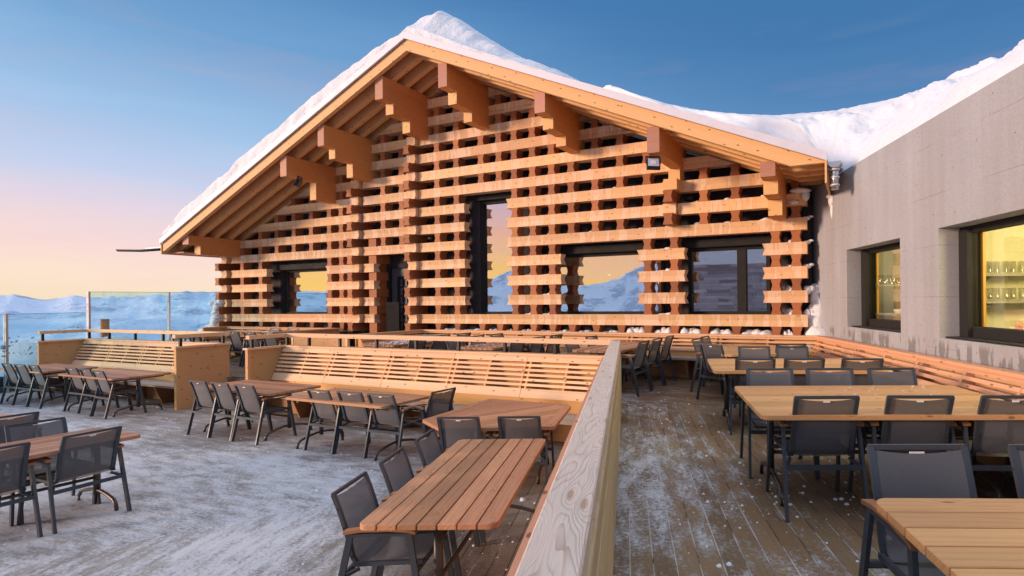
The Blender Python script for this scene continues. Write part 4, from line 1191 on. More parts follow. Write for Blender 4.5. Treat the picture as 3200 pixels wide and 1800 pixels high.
bench('slatted bench with handrail at the far left below the glass screen', oL, ex2, ey2, 5.6, -.84, ZL, -1.69, 6, -1.49, rail=-.60, ends=(.95, .90),
      posts=[(x, .02) for x in (.08, 1.15, 2.3, 3.45, 4.6, 5.55)]+[(-.03, .88), (5.63, .85)])
fd2, fn2 = Vector((FD.x, FD.y)), Vector((FN.x, FN.y))
p0 = Vector((P0.x, P0.y))+fn2*.27
corner = Vector((3.60, 0)); corner = Vector((3.60, p0.y+(3.60-p0.x)*(FD.y/FD.x)))
M['benchwarm'] = wood('warm_spruce_bench', (.70, .42, .24, 1), (.56, .29, .14, 1), .35, 1.1)
LFB = 9.6
bench('long slatted bench along the foot of the gable from doorway to concrete wall', corner, fd2, fn2, LFB, -.705, ZU, -1.13, 3, -1.03, mat='benchwarm', module=2.0)
bench('slatted bench along the grey concrete wall', Vector((3.60, corner.y-.02)), Vector((0, -1)), Vector((-1, 0)), 10.5, -.705, ZU, -1.13, 3, -1.03, mat='benchred', pmat='benchwarm', module=1.9)
rt = corner+fd2*LFB
bench('short slatted return bench on the right side of the chalet doorway', rt+fd2*.1, fn2, -fd2, 2.0, -.706, ZU, -1.13, 3, -1.03, mat='benchwarm', module=2.0)
c1_ = p0+fd2*12.05*K
bench('slatted bench in front of the small left gable window', c1_, fd2, fn2, 4.9, -.705, ZU, -1.13, 3, -1.03, mat='benchwarm', module=1.65, ends=(0, .7))
t = thing('low_partition', 'low wooden partition returning from the bench left of the doorway', 'partition', (c1_.x, c1_.y, ZU))
mb = MB(); g_ = lambda a, b, c: Vector((fd2.x*a+fn2.x*b, fd2.y*a+fn2.y*b, c-ZU))
mb.box(-.04, .0, -.05, 1.85, ZU, -.74, f=g_, along=1); mb.build('board', 'endpanel', t)
mb = MB(); mb.box(-.10, .05, -.06, 1.9, -.74, -.706, f=g_, along=1); mb.build('cap', 'benchwarm', t)
q0 = Vector((-8.1, 12.95)); q1 = Vector((-6.25, 12.0)); dd = (q1-q0).normalized()
t = thing('low_partition', 'low wooden panel standing across between the two doorway benches', 'partition', (q0.x, q0.y, ZU))
mb = MB(); g_ = lambda a, b, c: Vector((dd.x*a-dd.y*b, dd.y*a+dd.x*b, c-ZU))
Lq = (q1-q0).length
mb.box(.08, Lq-.08, 0, .04, ZU, -.76, f=g_, along=0); mb.build('board', 'endpanel', t)
for a in (0, Lq-.08):
    mb = MB(); mb.box(a, a+.079, -.01, .05, ZU, -.745, f=g_, along=2); mb.build('post', 'bench', t)
mb = MB(); mb.box(-.02, Lq+.02, -.03, .07, -.744, -.71, f=g_, along=0); mb.build('cap', 'benchwarm', t)
# dark step edge between the lower benches
mb = MB(); a, b = ML+MD*7.5, ML+MD*8.98
mb.bar((a.x, a.y, ZU-.06), (b.x, b.y, ZU-.06), .03, .14); tag(mb.build('step_edge', 'frame'), 'dark steel edge of the step up between the two lower benches', 'step edge')

# ================================================================== balustrade between the decks
bal = thing('timber_balustrade', 'heavy timber balustrade with broad weathered grainy handrail dividing the terraces', 'balustrade', (-.24, 0, ZL))
b_ = lambda a, b, c: Vector((a+.24, b, c-ZL))
mb = MB(); mb.box(-.255, -.108, .25, 7.95, -.668, -.60, f=b_, along=1); mb.build('top_rail', 'rail', bal, .006)
mb = MB(); mb.box(-.178, -.098, .25, 7.93, -.70, -.669, f=b_, along=1); mb.box(-.165, -.103, .25, 7.93, -.835, -.701, f=b_, along=1); mb.build('side_board', 'railside', bal)
mb = MB()
for i, z_ in enumerate((-1.02, -1.20, -1.385, -1.57)): mb.box(-.135+.0, -.098, .25, 7.93, z_+.004, z_+.18, f=b_, along=1)
mb.build('outer_board', 'railside', bal)
mb = MB(); mb.box(-.375, -.18, .25, 7.9, -.865, -.835, f=b_, along=1); mb.build('ledge', 'benchred', bal)
mb = MB(); mb.box(-.34, -.30, .25, 7.9, ZL, -.866, f=b_, along=1); mb.build('inner_board', 'basewood', bal)

# ================================================================== glass screens
def screen(label, pts, zb, ztops, name='glass_screen'):
    t = thing(name, label, 'glass screen', (pts[0][0], pts[0][1], zb), 0, 'glass wind screens at the terrace edge')
    o_ = Vector((pts[0][0], pts[0][1], zb))
    for (a, b), zt in zip(zip(pts, pts[1:]), ztops):
        a3, b3 = Vector((a[0], a[1], 0)), Vector((b[0], b[1], 0)); d = (b3-a3).normalized(); n_ = Vector((-d.y, d.x, 0))*.008
        a3 = a3+d*.03; b3 = b3-d*.03
        mb = MB(); c = []
        for k in range(8):
            p = (a3, b3)[k & 1]+(n_ if (k >> 1) & 1 else -n_); c.append(Vector((p.x, p.y, (zb+.05, zt)[(k >> 2) & 1]))-o_)
        mb.hexa(c); mb.build('pane', 'screen', t)
        mb = MB(); mb.bar(Vector((a3.x, a3.y, zt+.004))-o_, Vector((b3.x, b3.y, zt+.004))-o_, .02, .008); mb.build('pane_edge', 'steel', t)
    return t
def spost(x, y, zb, zt, t, o_):
    mb = MB(); mb.box(x-.03, x+.03, y-.03, y+.03, zb, zt, f=lambda a, b, c: Vector((a, b, c))-o_); mb.build('post', 'metalpost', t)
S = [(-15.1, 9.6), (-15.1, 11.3), (-15.1, 13.05), (-15.1, 15.0)]
t1 = screen('low blue tinted glass screen panels at the far left edge of the lower terrace', S, ZL, [-.19]*3)
for x, y in S[:3]: spost(x, y, ZL, -.18, t1, Vector((S[0][0], S[0][1], ZL)))
S = [(-15.1, 15.06), (-14.25, 16.7), (-13.4, 18.35)]
t2 = screen('tall blue tinted glass screen panels between the far left bench and the chalet corner', S, ZU-.3, [.385]*2)
for x, y in S[:2]: spost(x, y, ZU-.3, .395, t2, Vector((S[0][0], S[0][1], ZU-.3)))

# snow outside the screens and wooden post
def outside_snow():
    mb = MB(); G = []
    for i in range(90):
        row = []
        for j in range(50):
            x = -15.16-j*.55; y = 6+i*.35
            z = -1.0+.30*noise.fractal(Vector((x*.9, y*.9, 1)), .7, 2.1, 6)-.25*max(0, 1-j*.5)-.13*max(0, j*.55-1)-.03*max(0, j*.55-1)**1.3
            if y > 14: z -= .02*(y-14)
            row.append((x+(max(0, y-15.0)*.52 if True else 0), y, z-.35*(1 if y < 14 else 0)))
        G.append(row)
    for i in range(89):
        for j in range(49): mb.poly([G[i][j], G[i+1][j], G[i+1][j+1], G[i][j+1]], [(0, 0)]*4, True)
    return mb.build('snow_field', 'snow')
tag(outside_snow(), kind='structure')
pw = rayp(328, 1000, 19)
mb = MB(); mb.tube([(pw.x, pw.y, -2.2), (pw.x, pw.y, -.48)], .12, 12); tag(mb.build('wooden_post', 'endgrain'), 'round brown wooden post standing in the snow beyond the glass screen', 'post')
bl = []
rnd = random.Random(11)
for i in range(120):
    y = 11.5+rnd.random()*3.3; z = -1.2+.62*rnd.random()**2; r_ = .008+.03*rnd.random()**2
    bl.append(((-15.14, y, z), .02, r_*1.3, r_*.8))
for i in range(0):
    tt = rnd.random(); x = -15.1+1.7*tt; y = 15.06+3.3*tt; z = -.95+rnd.random()*.35; r_ = .03+.07*rnd.random()
    bl.append(((x-.03, y+.02, z), r_, r_, r_*.7))
lump_snow('splashed_snow', 'snow splashes frozen onto the glass screens', bl, 'snowfine', 13, 'stuff')

# ================================================================== tables
def table_obj(label, cx, cy, zf, L, W, nsl, rot, mat='table', group='slatted terrace tables'):
    """long axis along local x"""
    t = thing('slatted_table', label, 'table', (cx, cy, zf), rot, group)
    rc = .06; conv = []
    for sx_, sy_, a0 in ((1, 1, 0), (-1, 1, 90), (-1, -1, 180), (1, -1, 270)):
        for k in range(6):
            a = R(a0+k*18); conv.append((sx_*(L/2-rc)+rc*math.cos(a), sy_*(W/2-rc)+rc*math.sin(a)))
    mb = MB(); p = W/nsl
    for i in range(nsl):
        y0 = -W/2+i*p+(.0055 if i else 0); y1 = -W/2+(i+1)*p-(.0055 if i < nsl-1 else 0)
        q = clip_poly([(-L/2, y0), (L/2, y0), (L/2, y1), (-L/2, y1)], conv)
        mb.prism(q, .705, .742)
    mb.build('tabletop', mat, t, .003)
    mb = MB()
    for sx_ in (-1, 1):
        x = sx_*(L/2-.20)
        mb.box(x-.02, x+.02, -W/2+.06, W/2-.06, .665, .704, along=1)
    mb.bar((-L/2+.2, 0, .685), (L/2-.2, 0, .685), .04, .036)
    mb.build('underframe', 'steel', t)
    for sx_ in (-1, 1):
        x = sx_*(L/2-.20)
        mb = MB(); mb.tube([(x, 0, .12), (x, 0, .664)], .030, 14); lg = mb.build('leg', 'steel', t)
        mb = MB(); hw = min(W/2-.05, .38)
        pts = [(x, -hw, .0), (x, -hw+.01, .06), (x, -hw+.05, .105), (x, -hw*.6, .135), (x, -hw*.25, .16), (x, 0, .165), (x, hw*.25, .16), (x, hw*.6, .135), (x, hw-.05, .105), (x, hw-.01, .06), (x, hw, 0)]
        mb.tube(pts, .018, 8); mb.build('foot', 'steel', lg)
    mb = MB(); mb.tube([(-L/2+.2, 0, .30), (L/2-.2, 0, .30)], .016, 8); mb.build('stretcher', 'steel', t)
    return t
def along(p, d, a): return (p[0]+d[0]*a, p[1]+d[1]*a)
AD = math.atan2(FD.y, FD.x)          # direction along the facade
def rect_table(label, corner_, ax, ay, L, W, zf, nsl, mat='table'):
    """corner_ plus ax*L (long) and ay*W"""
    cx = corner_[0]+ax[0]*L/2+ay[0]*W/2; cy = corner_[1]+ax[1]*L/2+ay[1]*W/2
    return table_obj(label, cx, cy, zf, L, W, nsl, math.atan2(ax[1], ax[0]), mat)
d_ = (FD.x, FD.y); n_i = (-FN.x, -FN.y); n_o = (FN.x, FN.y)
rect_table('long brown slatted table in the foreground beside the balustrade', (-1.67, 3.28), (0, 1), (1, 0), 2.02, .86, ZL, 7)
rect_table('brown slatted table at the left half of the handrail bench, behind three chairs', (-5.05, 8.88), d_, n_o, 1.95, .86, ZL, 7)
rect_table('brown slatted table at the middle of the handrail bench, left of the corner table', (-2.86, 7.80), d_, n_o, 1.95, .86, ZL, 7)
rect_table('brown slatted table at the far left bench, right one of the two there', (-9.15, 10.80), d_, n_o, 2.1, .95, ZL, 7)
rect_table('brown slatted table at the far left bench, next to the glass screen', (-11.75, 11.95), d_, n_o, 2.0, .95, ZL, 7)
rect_table('brown slatted table in the left foreground with chairs on both sides', (-5.92, 6.01), n_o, (-d_[0], -d_[1]), 2.0, .88, ZL, 7)
rect_table('brown slatted table cut by the left edge of the picture', (-7.86, 6.82), n_o, (-d_[0], -d_[1]), 2.0, .88, ZL, 7)
def rot2(v, a): return (v[0]*math.cos(a)-v[1]*math.sin(a), v[0]*math.sin(a)+v[1]*math.cos(a))
a_ = R(-2.5)
rect_table('large yellow-lit slatted table in the right foreground corner', (1.0, 2.22), rot2((1, 0), a_), rot2((0, -1), a_), 2.1, 1.3, ZU, 9, 'tablelit')
rect_table('large yellow-lit slatted table with chairs on both sides in front of the concrete wall', (1.0, 5.10), rot2((1, 0), a_), rot2((0, -1), a_), 2.02, 1.30, ZU, 12, 'tablelit')
a_ = R(-5)
rect_table('large yellow-lit slatted table second from the front on the upper right terrace', (1.10, 7.46), rot2((1, 0), a_), rot2((0, -1), a_), 2.0, 1.28, ZU, 12, 'tablelit')
rect_table('brown slatted table just behind the end of the balustrade', (-.95, 9.0), n_i, (-d_[0], -d_[1]), 2.0, .86, ZU, 7)
rect_table('frosty brown slatted table in the middle of the back row', (-3.15, 9.8), n_i, (-d_[0], -d_[1]), 2.0, .86, ZU, 7)
rect_table('frosty brown slatted table left in the back row beside the doorway bench', (-5.30, 10.72), n_i, (-d_[0], -d_[1]), 2.0, .86, ZU, 7)
rect_table('long brown table in front of the small left gable window, right one of two', (-8.35, 13.35), d_, n_i, 2.3, .86, ZU, 7)
rect_table('long brown table in front of the small left gable window, left one of two', (-10.6, 14.3), d_, n_i, 2.3, .86, ZU, 7)
# corner tables: framed polygons with diagonal slats
def corner_table(label, pts, zf, mat, ang):
    cx = sum(p[0] for p in pts)/len(pts); cy = sum(p[1] for p in pts)/len(pts)
    loc = [(p[0]-cx, p[1]-cy) for p in pts]
    area = sum(loc[i][0]*loc[(i+1) % len(loc)][1]-loc[(i+1) % len(loc)][0]*loc[i][1] for i in range(len(loc)))
    if area < 0: loc.reverse()
    t = thing('corner_table', label, 'table', (cx, cy, zf), 0, 'polygonal corner tables')
    n = len(loc); b = .105; inner = []
    for i in range(n):
        p, q, r_ = Vector(loc[i-1]), Vector(loc[i]), Vector(loc[(i+1) % n])
        e1_ = (q-p).normalized(); e2_ = (r_-q).normalized(); n1_ = Vector((-e1_.y, e1_.x)); n2_ = Vector((-e2_.y, e2_.x))
        bis = (n1_+n2_).normalized(); inner.append(tuple(q+bis*(b/max(.3, bis.dot(n1_)))))
    mb = MB()
    for i in range(n):
        j = (i+1) % n; e = Vector(loc[j])-Vector(loc[i])
        mb.prism([loc[i], loc[j], inner[j], inner[i]], .705, .742, ang=math.atan2(e.y, e.x))
    dv = Vector((math.cos(ang), math.sin(ang))); nv = Vector((-dv.y, dv.x))
    k = -1.6
    while k < 1.6:
        a0 = dv*-3+nv*(k+.003); a1 = dv*3+nv*(k+.003); b1 = dv*3+nv*(k+.107); b0 = dv*-3+nv*(k+.107)
        q = clip_poly([tuple(a0), tuple(a1), tuple(b1), tuple(b0)], inner)
        if len(q) >= 3: mb.prism(q, .704, .739, ang=ang)
        k += .11
    mb.build('tabletop', mat, t)
    for s_ in (-1, 1):
        mb = MB(); mb.tube([(s_*.4, 0, .1), (s_*.4, 0, .70)], .03, 14); lg = mb.build('leg', 'steel', t)
        mb = MB(); mb.tube([(s_*.4, -.38, 0), (s_*.4, -.33, .10), (s_*.4, -.1, .16), (s_*.4, .1, .16), (s_*.4, .33, .10), (s_*.4, .38, 0)], .018, 8); mb.build('foot', 'steel', lg)
    mb = MB(); mb.tube([(-.4, 0, .3), (.4, 0, .3)], .016, 8); mb.build('stretcher', 'steel', t)
    return t
corner_table('reddish polygonal corner table with diagonal slats between the handrail bench and balustrade', [(-1.93, 7.5), (-.78, 7.02), (-.74, 6.9), (-.80, 5.80), (-2.02, 5.76), (-2.38, 6.21)], ZL, 'tablered' if 'tablered' in M else 'table', R(38))
corner_table('yellow-lit polygonal corner table with diagonal slats in the far right bench corner', [(1.69, 9.75), (1.41, 8.10), (1.54, 7.98), (2.45, 7.98), (2.87, 8.25), (3.0, 9.25)], ZU, 'tablelit', R(35))

# ================================================================== chairs
def make_chair():
    t = thing('armchair', 'x', 'chair', (0, 0, 0))
    A_ = 'alu'
    for sg in (-1, 1):
        mb = MB(); mb.bar((sg*.270, -.20, .635), (sg*.283, -.335, 0), .022, .038); mb.build('leg', A_, t)
    for sg in (-1, 1):
        mb = MB(); mb.bar((sg*.270, .17, .635), (sg*.283, .27, 0), .022, .038); mb.build('leg', A_, t)
    mb = MB()
    for sg in (-1, 1):
        m2 = MB(); m2.bar((sg*.270, -.22, .636), (sg*.270, .19, .636), .022, .018); m2.build('arm_rail', A_, t)
        mb.bar((sg*.215, -.17, .40), (sg*.272, -.27, .36), .02, .02)
    mb.bar((-.275, -.268, .36), (.275, -.268, .36), .02, .034); mb.build('rear_stretcher', A_, t)
    mb = MB(); mb.bar((-.27, .20, .385), (.27, .20, .385), .02, .03); mb.build('front_stretcher', A_, t)
    for sg in (-1, 1):
        mb = MB(); pr = [(-.235, .646), (-.12, .662), (.05, .664), (.17, .655), (.215, .642)]
        for (y0, z0), (y1, z1) in zip(pr, pr[1:]):
            mb.hexa([Vector((sg*.27+(-.026 if k & 2 else .026), (y0, y1)[k & 1], (z0, z1)[k & 1]+(.020 if k & 4 else 0))) for k in range(8)], 0)
        mb.build('armrest', 'arm', t)
    # back frame: two curved uprights with a top bar
    prof = [(-.335, .870), (-.300, .78), (-.262, .66), (-.232, .55), (-.215, .475), (-.190, .430)]
    mb = MB()
    for sg in (-1, 1):
        for (y0, z0), (y1, z1) in zip(prof, prof[1:]): mb.bar((sg*.212, y0, z0), (sg*.212, y1, z1), .030, .020, ext=.003)
    mb.bar((-.222, -.336, .872), (.222, -.336, .872), .018, .022, up=(0, 0, 1))
    mb.build('back_frame', A_, t)
    mb = MB(); G = []
    pr2 = [(-.330, .862), (-.298, .79), (-.270, .70), (-.243, .61), (-.222, .53), (-.205, .475), (-.185, .443), (-.14, .432)]
    for i in range(13):
        x = -.205+.41*i/12; b_ = 1-(x/.205)**2; row = []
        for j, (y, z) in enumerate(pr2):
            sag = .019*b_*math.exp(-j*1.2); bow = -.018*b_*math.sin(math.pi*j/7)
            row.append((x, y+bow+.004, z-sag))
        G.append(row)
    for i in range(12):
        for j in range(len(pr2)-1): mb.poly([G[i][j], G[i+1][j], G[i+1][j+1], G[i][j+1]], [(0, 0)]*4, True)
    mb.build('backrest', 'fabric', t)
    mb = MB(); G = []
    for i in range(11):
        x = -.225+.45*i/10; b_ = 1-(x/.225)**2
        G.append([(x, y, z-.022*b_*(1 if 0 < j < 5 else .5)) for j, (y, z) in enumerate([(-.19, .43), (-.10, .425), (0, .428), (.10, .436), (.19, .447), (.235, .440)])])
    for i in range(10):
        for j in range(5): mb.poly([G[i][j], G[i+1][j], G[i+1][j+1], G[i][j+1]], [(0, 0)]*4, True)
    mb.build('seat', 'fabric', t)
    mb = MB()
    for sg in (-1, 1): mb.bar((sg*.228, -.20, .432), (sg*.228, .24, .445), .022, .026)
    mb.bar((-.23, .240, .438), (.23, .240, .438), .018, .018); mb.build('seat_frame', A_, t)
    mb = MB(); mb.box(-.024, .024, -.3335, -.3315, .835, .849); mb.build('tag', 'white', t)
    return t
chair0 = make_chair(); used = [False]
def chair(x, y, rot, zf, label, group):
    """x,y: plan position of the middle of the top bar; rot: facing, 0 = +Y"""
    a = R(rot); fx, fy = -math.sin(a), math.cos(a)
    loc = (x+fx*.336, y+fy*.336, zf)
    a += R(random.uniform(-2.2, 2.2))
    if not used[0]:
        used[0] = True; chair0.location = loc; chair0.rotation_euler = (0, 0, a); chair0['label'] = label; chair0['group'] = group; return chair0
    return dup(chair0, loc, a, label, group)
g = 'armchairs on the lower terrace'
o3 = ['left', 'middle', 'right']
for i, (x, y) in enumerate(((-6.86, 8.56), (-6.34, 8.34), (-5.80, 8.10))): chair(x, y, -23.6, ZL, 'grey armchair, %s of the three at the left table of the handrail bench' % o3[i], g)
for i, (x, y) in enumerate(((-4.36, 7.56), (-3.83, 7.37), (-3.30, 7.15))): chair(x, y, -22+i, ZL, 'grey armchair, %s of the three at the middle table of the handrail bench' % o3[i], g)
for i, (x, y) in enumerate(((-13.3, 11.5), (-12.80, 11.3), (-12.28, 11.1))): chair(x, y, -22, ZL, 'grey mesh armchair, %s one of the three nearest the low glass screen' % o3[i], g)
for i, (x, y) in enumerate(((-10.99, 10.6), (-10.46, 10.35), (-9.92, 10.05))): chair(x, y, -23.6, ZL, 'grey armchair, %s of the three at the right table of the far left bench' % o3[i], g)
chair(-5.20, 5.22, 70, ZL, 'big grey mesh armchair seen from behind at the far end of the left foreground table', g)
chair(-5.48, 4.62, 64, ZL, 'grey mesh armchair cut by the left edge in front of the left foreground table', g)
chair(-6.29, 5.69, -114, ZL, 'grey mesh armchair on the far side of the left foreground table, facing it', g)
chair(-6.92, 6.03, 68, ZL, 'grey mesh armchair at the table cut by the left edge', g)
for i, (x, y) in enumerate(((-1.90, 3.66), (-1.90, 4.32), (-1.88, 4.96))): chair(x, y, -90, ZL, 'grey armchair, %s of three along the left side of the foreground slatted table' % ['nearest', 'middle', 'farthest'][i], g)
for i, (x, y) in enumerate(((-1.80, 5.68), (-1.17, 5.68))): chair(x, y, -2, ZL, 'grey armchair, %s of two showing their backs at the reddish corner table' % ['left', 'right'][i], g)
chair(-2.55, 7.46, 66, ZL, 'grey mesh armchair standing alone between the middle bench table and the corner table', g)
g = 'armchairs on the upper terrace'
for i, (x, y) in enumerate(((1.38, 3.76), (2.04, 3.74), (2.68, 3.70))): chair(x, y, -3, ZU, 'grey armchair, %s of the near three at the big right table, seen from behind' % o3[i], g)
for i, (x, y) in enumerate(((1.38, 5.28), (1.96, 5.25), (2.56, 5.22))): chair(x, y, 177, ZU, 'grey armchair, %s of the three facing us across the big right table' % o3[i], g)
for i, (x, y) in enumerate(((1.47, 6.16), (2.01, 6.12), (2.64, 6.05))): chair(x, y, -6, ZU, 'grey armchair, %s of the near three at the second big right table' % o3[i], g)
for i, (x, y) in enumerate(((1.81, 7.72), (2.34, 7.66))): chair(x, y, 176, ZU, 'grey armchair, %s of the two facing us across the second big right table' % ['left', 'right'][i], g)
chair(2.48, 8.12, -2, ZU, 'grey mesh armchair with its back to us at the far right corner table', g)
chair(1.27, 8.20, -48, ZU, 'grey mesh armchair at the front left corner of the far right corner table', g)
chair(1.20, 9.35, -118, ZU, 'narrow side view of a grey mesh armchair left of the far right corner table', g)
chair(1.42, 9.90, -118, ZU, 'rearmost grey mesh armchair left of the far right corner table', g)
for i, tt in enumerate((.35, 1.0, 1.65)): chair(.14+FN.x*-tt, 8.62-FN.y*tt, 66.4, ZU, 'olive grey armchair, %s of three seen edge on behind the balustrade end' % ['front', 'middle', 'rear'][i], g)
for i, tt in enumerate((.5, 1.3)): chair(-1.22-FN.x*tt, 9.0-FN.y*tt+.1, -113.6, ZU, 'dark armchair, %s of two left of the table behind the balustrade end' % ['front', 'rear'][i], g)
for i, tt in enumerate((.30, .95, 1.60)): chair(-2.07-FN.x*tt, 9.36-FN.y*tt, 66.4, ZU, 'dark armchair, %s of three right of the middle back row table' % ['front', 'middle', 'rear'][i], g)
for i, tt in enumerate((.30, .95, 1.60)): chair(-3.42-FN.x*tt, 9.93-FN.y*tt, -113.6, ZU, 'dark armchair, %s of three left of the middle back row table' % ['front', 'middle', 'rear'][i], g)
for i, tt in enumerate((.30, .95, 1.60)): chair(-4.22-FN.x*tt, 10.28-FN.y*tt, 66.4, ZU, 'dark armchair, %s of three right of the left back row table' % ['front', 'middle', 'rear'][i], g)
for i, (x, y) in enumerate(((-9.95, 13.55), (-9.30, 13.2), (-8.68, 12.95))): chair(x, y, -23.6, ZU, 'grey armchair, %s of three above the step up to the upper terrace' % o3[i], g)
for i, (x, y) in enumerate(((-12.2, 14.45), (-11.35, 14.0))): chair(x, y, -23.6, ZU, 'grey armchair, %s of two behind the handrail of the far left bench' % ['left', 'right'][i], g)
for i, (x, y) in enumerate(((-9.9, 15.1), (-9.2, 14.8))): chair(x, y, 156.4, ZU, 'grey armchair, %s of two beyond the table under the small gable window' % ['left', 'right'][i], g)
g = 'armchairs in the right foreground'
cf = chair(1.345, 2.50, 177, ZU, 'grey mesh armchair with a white tag at the right foreground table', g)
chair(1.98, 2.47, 177, ZU, 'grey mesh armchair cut by the right edge at the foreground table', g)
# printed tag of the front chair
tg = [c for c in cf.children if c.name.startswith('tag')][0]
mb = MB(); mb.box(-.034, .034, -.3345, -.331, .822, .850); tn = mb.build('tag', 'white', cf); bpy.data.objects.remove(tg)
cu = bpy.data.curves.new('lettering', 'FONT'); cu.body = 'STERN'; cu.size = .016; cu.align_x = 'CENTER'; cu.align_y = 'CENTER'; cu.extrude = .0002
tx = bpy.data.objects.new('lettering', cu); C.objects.link(tx)
dg = bpy.context.evaluated_depsgraph_get(); tm = bpy.data.meshes.new_from_object(tx.evaluated_get(dg)); bpy.data.objects.remove(tx)
tm.materials.clear(); tm.materials.append(M['ink'])
to = bpy.data.objects.new('lettering', tm); C.objects.link(to); to.parent = tn
to.location = (0, -.3305, .836); to.rotation_euler = (R(90), R(180), R(180))

# ================================================================== building across the terrace (seen only as a reflection)
nb = thing('shingled_building', 'brown shingled house across the terrace, mirrored in the gable windows', 'building', (-10.3, -7.2, -3), 0)
a2 = math.atan2(-5.0, 8.5)
nf_ = lambda a, b, c: Vector((a*math.cos(a2)-b*math.sin(a2), a*math.sin(a2)+b*math.cos(a2), c))
mb = MB(); rnd = random.Random(4)
for r_ in range(26):
    x = -5.0
    while x < 5.0:
        w_ = rnd.uniform(.5, 1.6); x2 = min(5.0, x+w_)
        d_o = rnd.uniform(0, .05); mb.box(x, x2-.01, -.3, .0+d_o, r_*.2, r_*.2+.195, f=nf_, along=0); x = x2
mb.build('shingle_wall', wood('grey_mauve_shingle', (.46, .40, .43, 1), (.27, .22, .26, 1), .6, .2, tonevar=.45), nb)
mb = MB(); mb.prism([(-5.4, 5.15), (5.4, 5.15), (0, 7.2)], -8, .5, f=lambda q, r_, t: nf_(q, t, r_)); mb.build('roof', 'snow', nb)
mb = MB(); mb.box(-4.9, 4.9, -8, -.31, 0, 5.1, f=nf_); mb.build('body', 'darkwood', nb)

# ================================================================== small things
t = thing('menu_board', 'tall black menu board standing in front of the chalet door', 'menu board', tuple(fw(10.42, -.12, 0).xy)+(ZU,), AD)
mb = MB(); mb.box(-.24, .24, -.02, .02, .06, 1.58); mb.build('panel', 'matt', t, .005)
mb = MB(); mb.box(-.32, .32, -.16, .16, 0, .05); mb.build('foot', 'black', t, .005)
# pendant lamps inside the restaurant
LAMPS = [(4.75, -1.5, .62, 'glowing yellow pendant lamp with a flat shade behind the wide middle window'), (3.2, -2.6, .55, 'glowing pendant lamp behind the right end of the wide window'), (6.9, -2.4, .30, 'small glowing pendant lamp low in the tall window'),
 (3.95, -2.0, .85, 'highest lamp of the hanging cluster in the wide window'), (3.85, -2.2, .55, 'leftmost lamp of the hanging cluster in the wide window'), (3.7, -2.1, .42, 'lowest lamp of the hanging cluster in the wide window'), (3.55, -2.3, .66, 'rightmost lamp of the hanging cluster in the wide window'),
 (14.6, -1.6, .78, 'upper glowing lamp in the small left gable window'), (14.4, -2.0, .45, 'lower glowing lamp in the small left gable window'), (1.75, -2.4, .45, 'glowing lamp behind the right gable window left of its mullion')]
for i, (s_, n_, z_, lab_) in enumerate(LAMPS):
    t = thing('pendant_lamp', lab_, 'lamp', tuple(fw(s_, n_, z_)), 0, 'pendant lamps inside the chalet')
    lathe([(.02, .10), (.03, .06), (.10, .0), (.105, -.005), (.03, .045), (.015, .09)], 16).build('shade', 'steel', t)
    lathe([(0, -.02), (.03, 0), (.035, .02), (.02, .05), (0, .06)], 10).build('bulb', 'lamp', t)
    mb = MB(); mb.tube([(0, 0, .10), (0, 0, 1.2)], .004, 5); mb.build('cord', 'black', t)
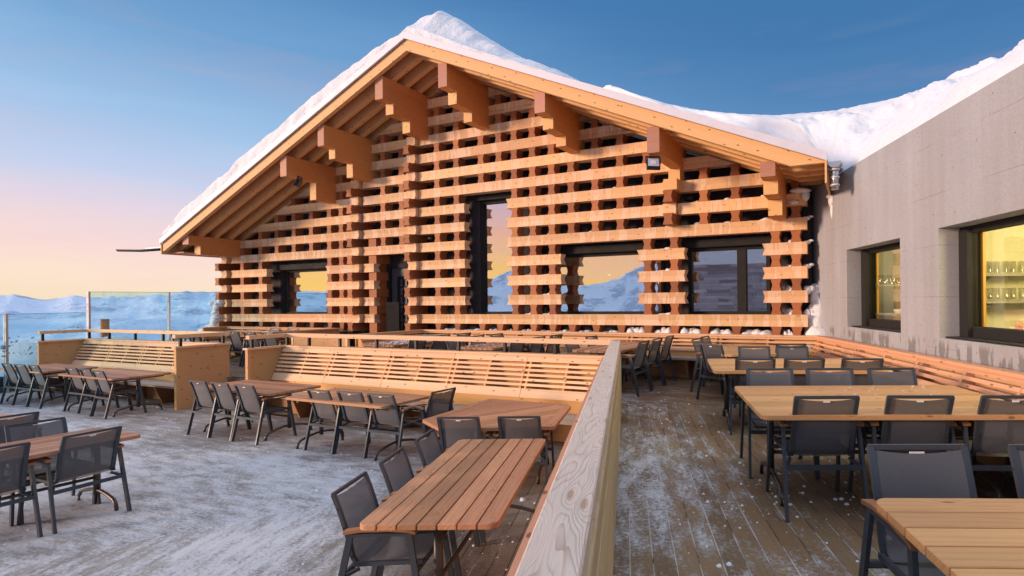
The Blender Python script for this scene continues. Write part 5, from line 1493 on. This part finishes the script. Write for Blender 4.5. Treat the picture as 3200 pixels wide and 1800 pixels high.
# snow crumbs lying on the decks
def crumbs(name, label, spots, seed):
    mb = MB(); rnd = random.Random(seed)
    for (x, y, z, r_) in spots:
        n = 6; ph = rnd.random()*6
        top = [(x+r_*.55*math.cos(ph+k*1.047)*(0.8+.5*rnd.random()), y+r_*.55*math.sin(ph+k*1.047)*(0.8+.5*rnd.random()), z+r_*.55*(.7+.6*rnd.random())) for k in range(n)]
        bot = [(x+r_*math.cos(ph+k*1.047)*(0.8+.4*rnd.random()), y+r_*math.sin(ph+k*1.047)*(0.8+.4*rnd.random()), z) for k in range(n)]
        mb.poly(top, [(0, 0)]*n, True)
        for k in range(n): mb.poly([bot[k], bot[(k+1) % n], top[(k+1) % n], top[k]], [(0, 0)]*4, True)
    tag(mb.build(name, 'ice'), label, 'snow crumbs', None, 'stuff')
rnd = random.Random(21); sp = []
for i in range(2600):
    x = rnd.uniform(-14.5, -.45); y = rnd.uniform(1.5, 12.5)
    d = (Vector((x, y))-ML).dot(MN)
    if d < .3: continue
    n_ = noise.noise(Vector((x*.5, y*.5, 3)))
    near = math.exp(-(x+.45)/-1.2) if x > -4 else 0
    if rnd.random() > .10+.55*max(0, n_)+.9*math.exp((x+.45)/1.1): continue
    sp.append((x, y, ZL, abs(rnd.gauss(0, .008))+.004+(.03 if rnd.random() < .01 else 0)))
crumbs('snow_crumbs', 'small lumps of snow and ice scattered on the lower deck', sp, 1)
sp = []
for i in range(1500):
    x = rnd.uniform(0, 3.4); y = rnd.uniform(1.5, 10)
    n_ = noise.noise(Vector((x*.9, y*.6, 7)))
    if rnd.random() > .18+.7*max(0, n_): continue
    sp.append((x, y, ZU, abs(rnd.gauss(0, .006))+.003+(.02 if rnd.random() < .012 else 0)))
for i in range(30): sp.append((rnd.uniform(1.1, 2.0), rnd.uniform(4.0, 4.9), ZU, .006+.016*rnd.random()))
crumbs('snow_crumbs', 'small lumps of snow and ice scattered on the upper deck', sp, 2)
sp = []
for i in range(28): sp.append((rnd.gauss(2.35, .25), rnd.gauss(4.75, .12), ZU+.742, .003+.006*rnd.random()))
for i in range(260):
    tt = rnd.uniform(.1, 1.9); w_ = rnd.uniform(.05, .8); p = (-5.30-FN.x*tt-FD.x*w_, 10.72-FN.y*tt-FD.y*w_); sp.append((p[0], p[1], ZU+.742, .006+.018*rnd.random()))
for i in range(90):
    tt = rnd.uniform(.1, 1.9); w_ = rnd.uniform(.05, .8); p = (-3.15-FN.x*tt-FD.x*w_, 9.8-FN.y*tt-FD.y*w_); sp.append((p[0], p[1], ZU+.742, .005+.012*rnd.random()))
crumbs('table_snow', 'crumbs of snow lying on the table tops', sp, 3)
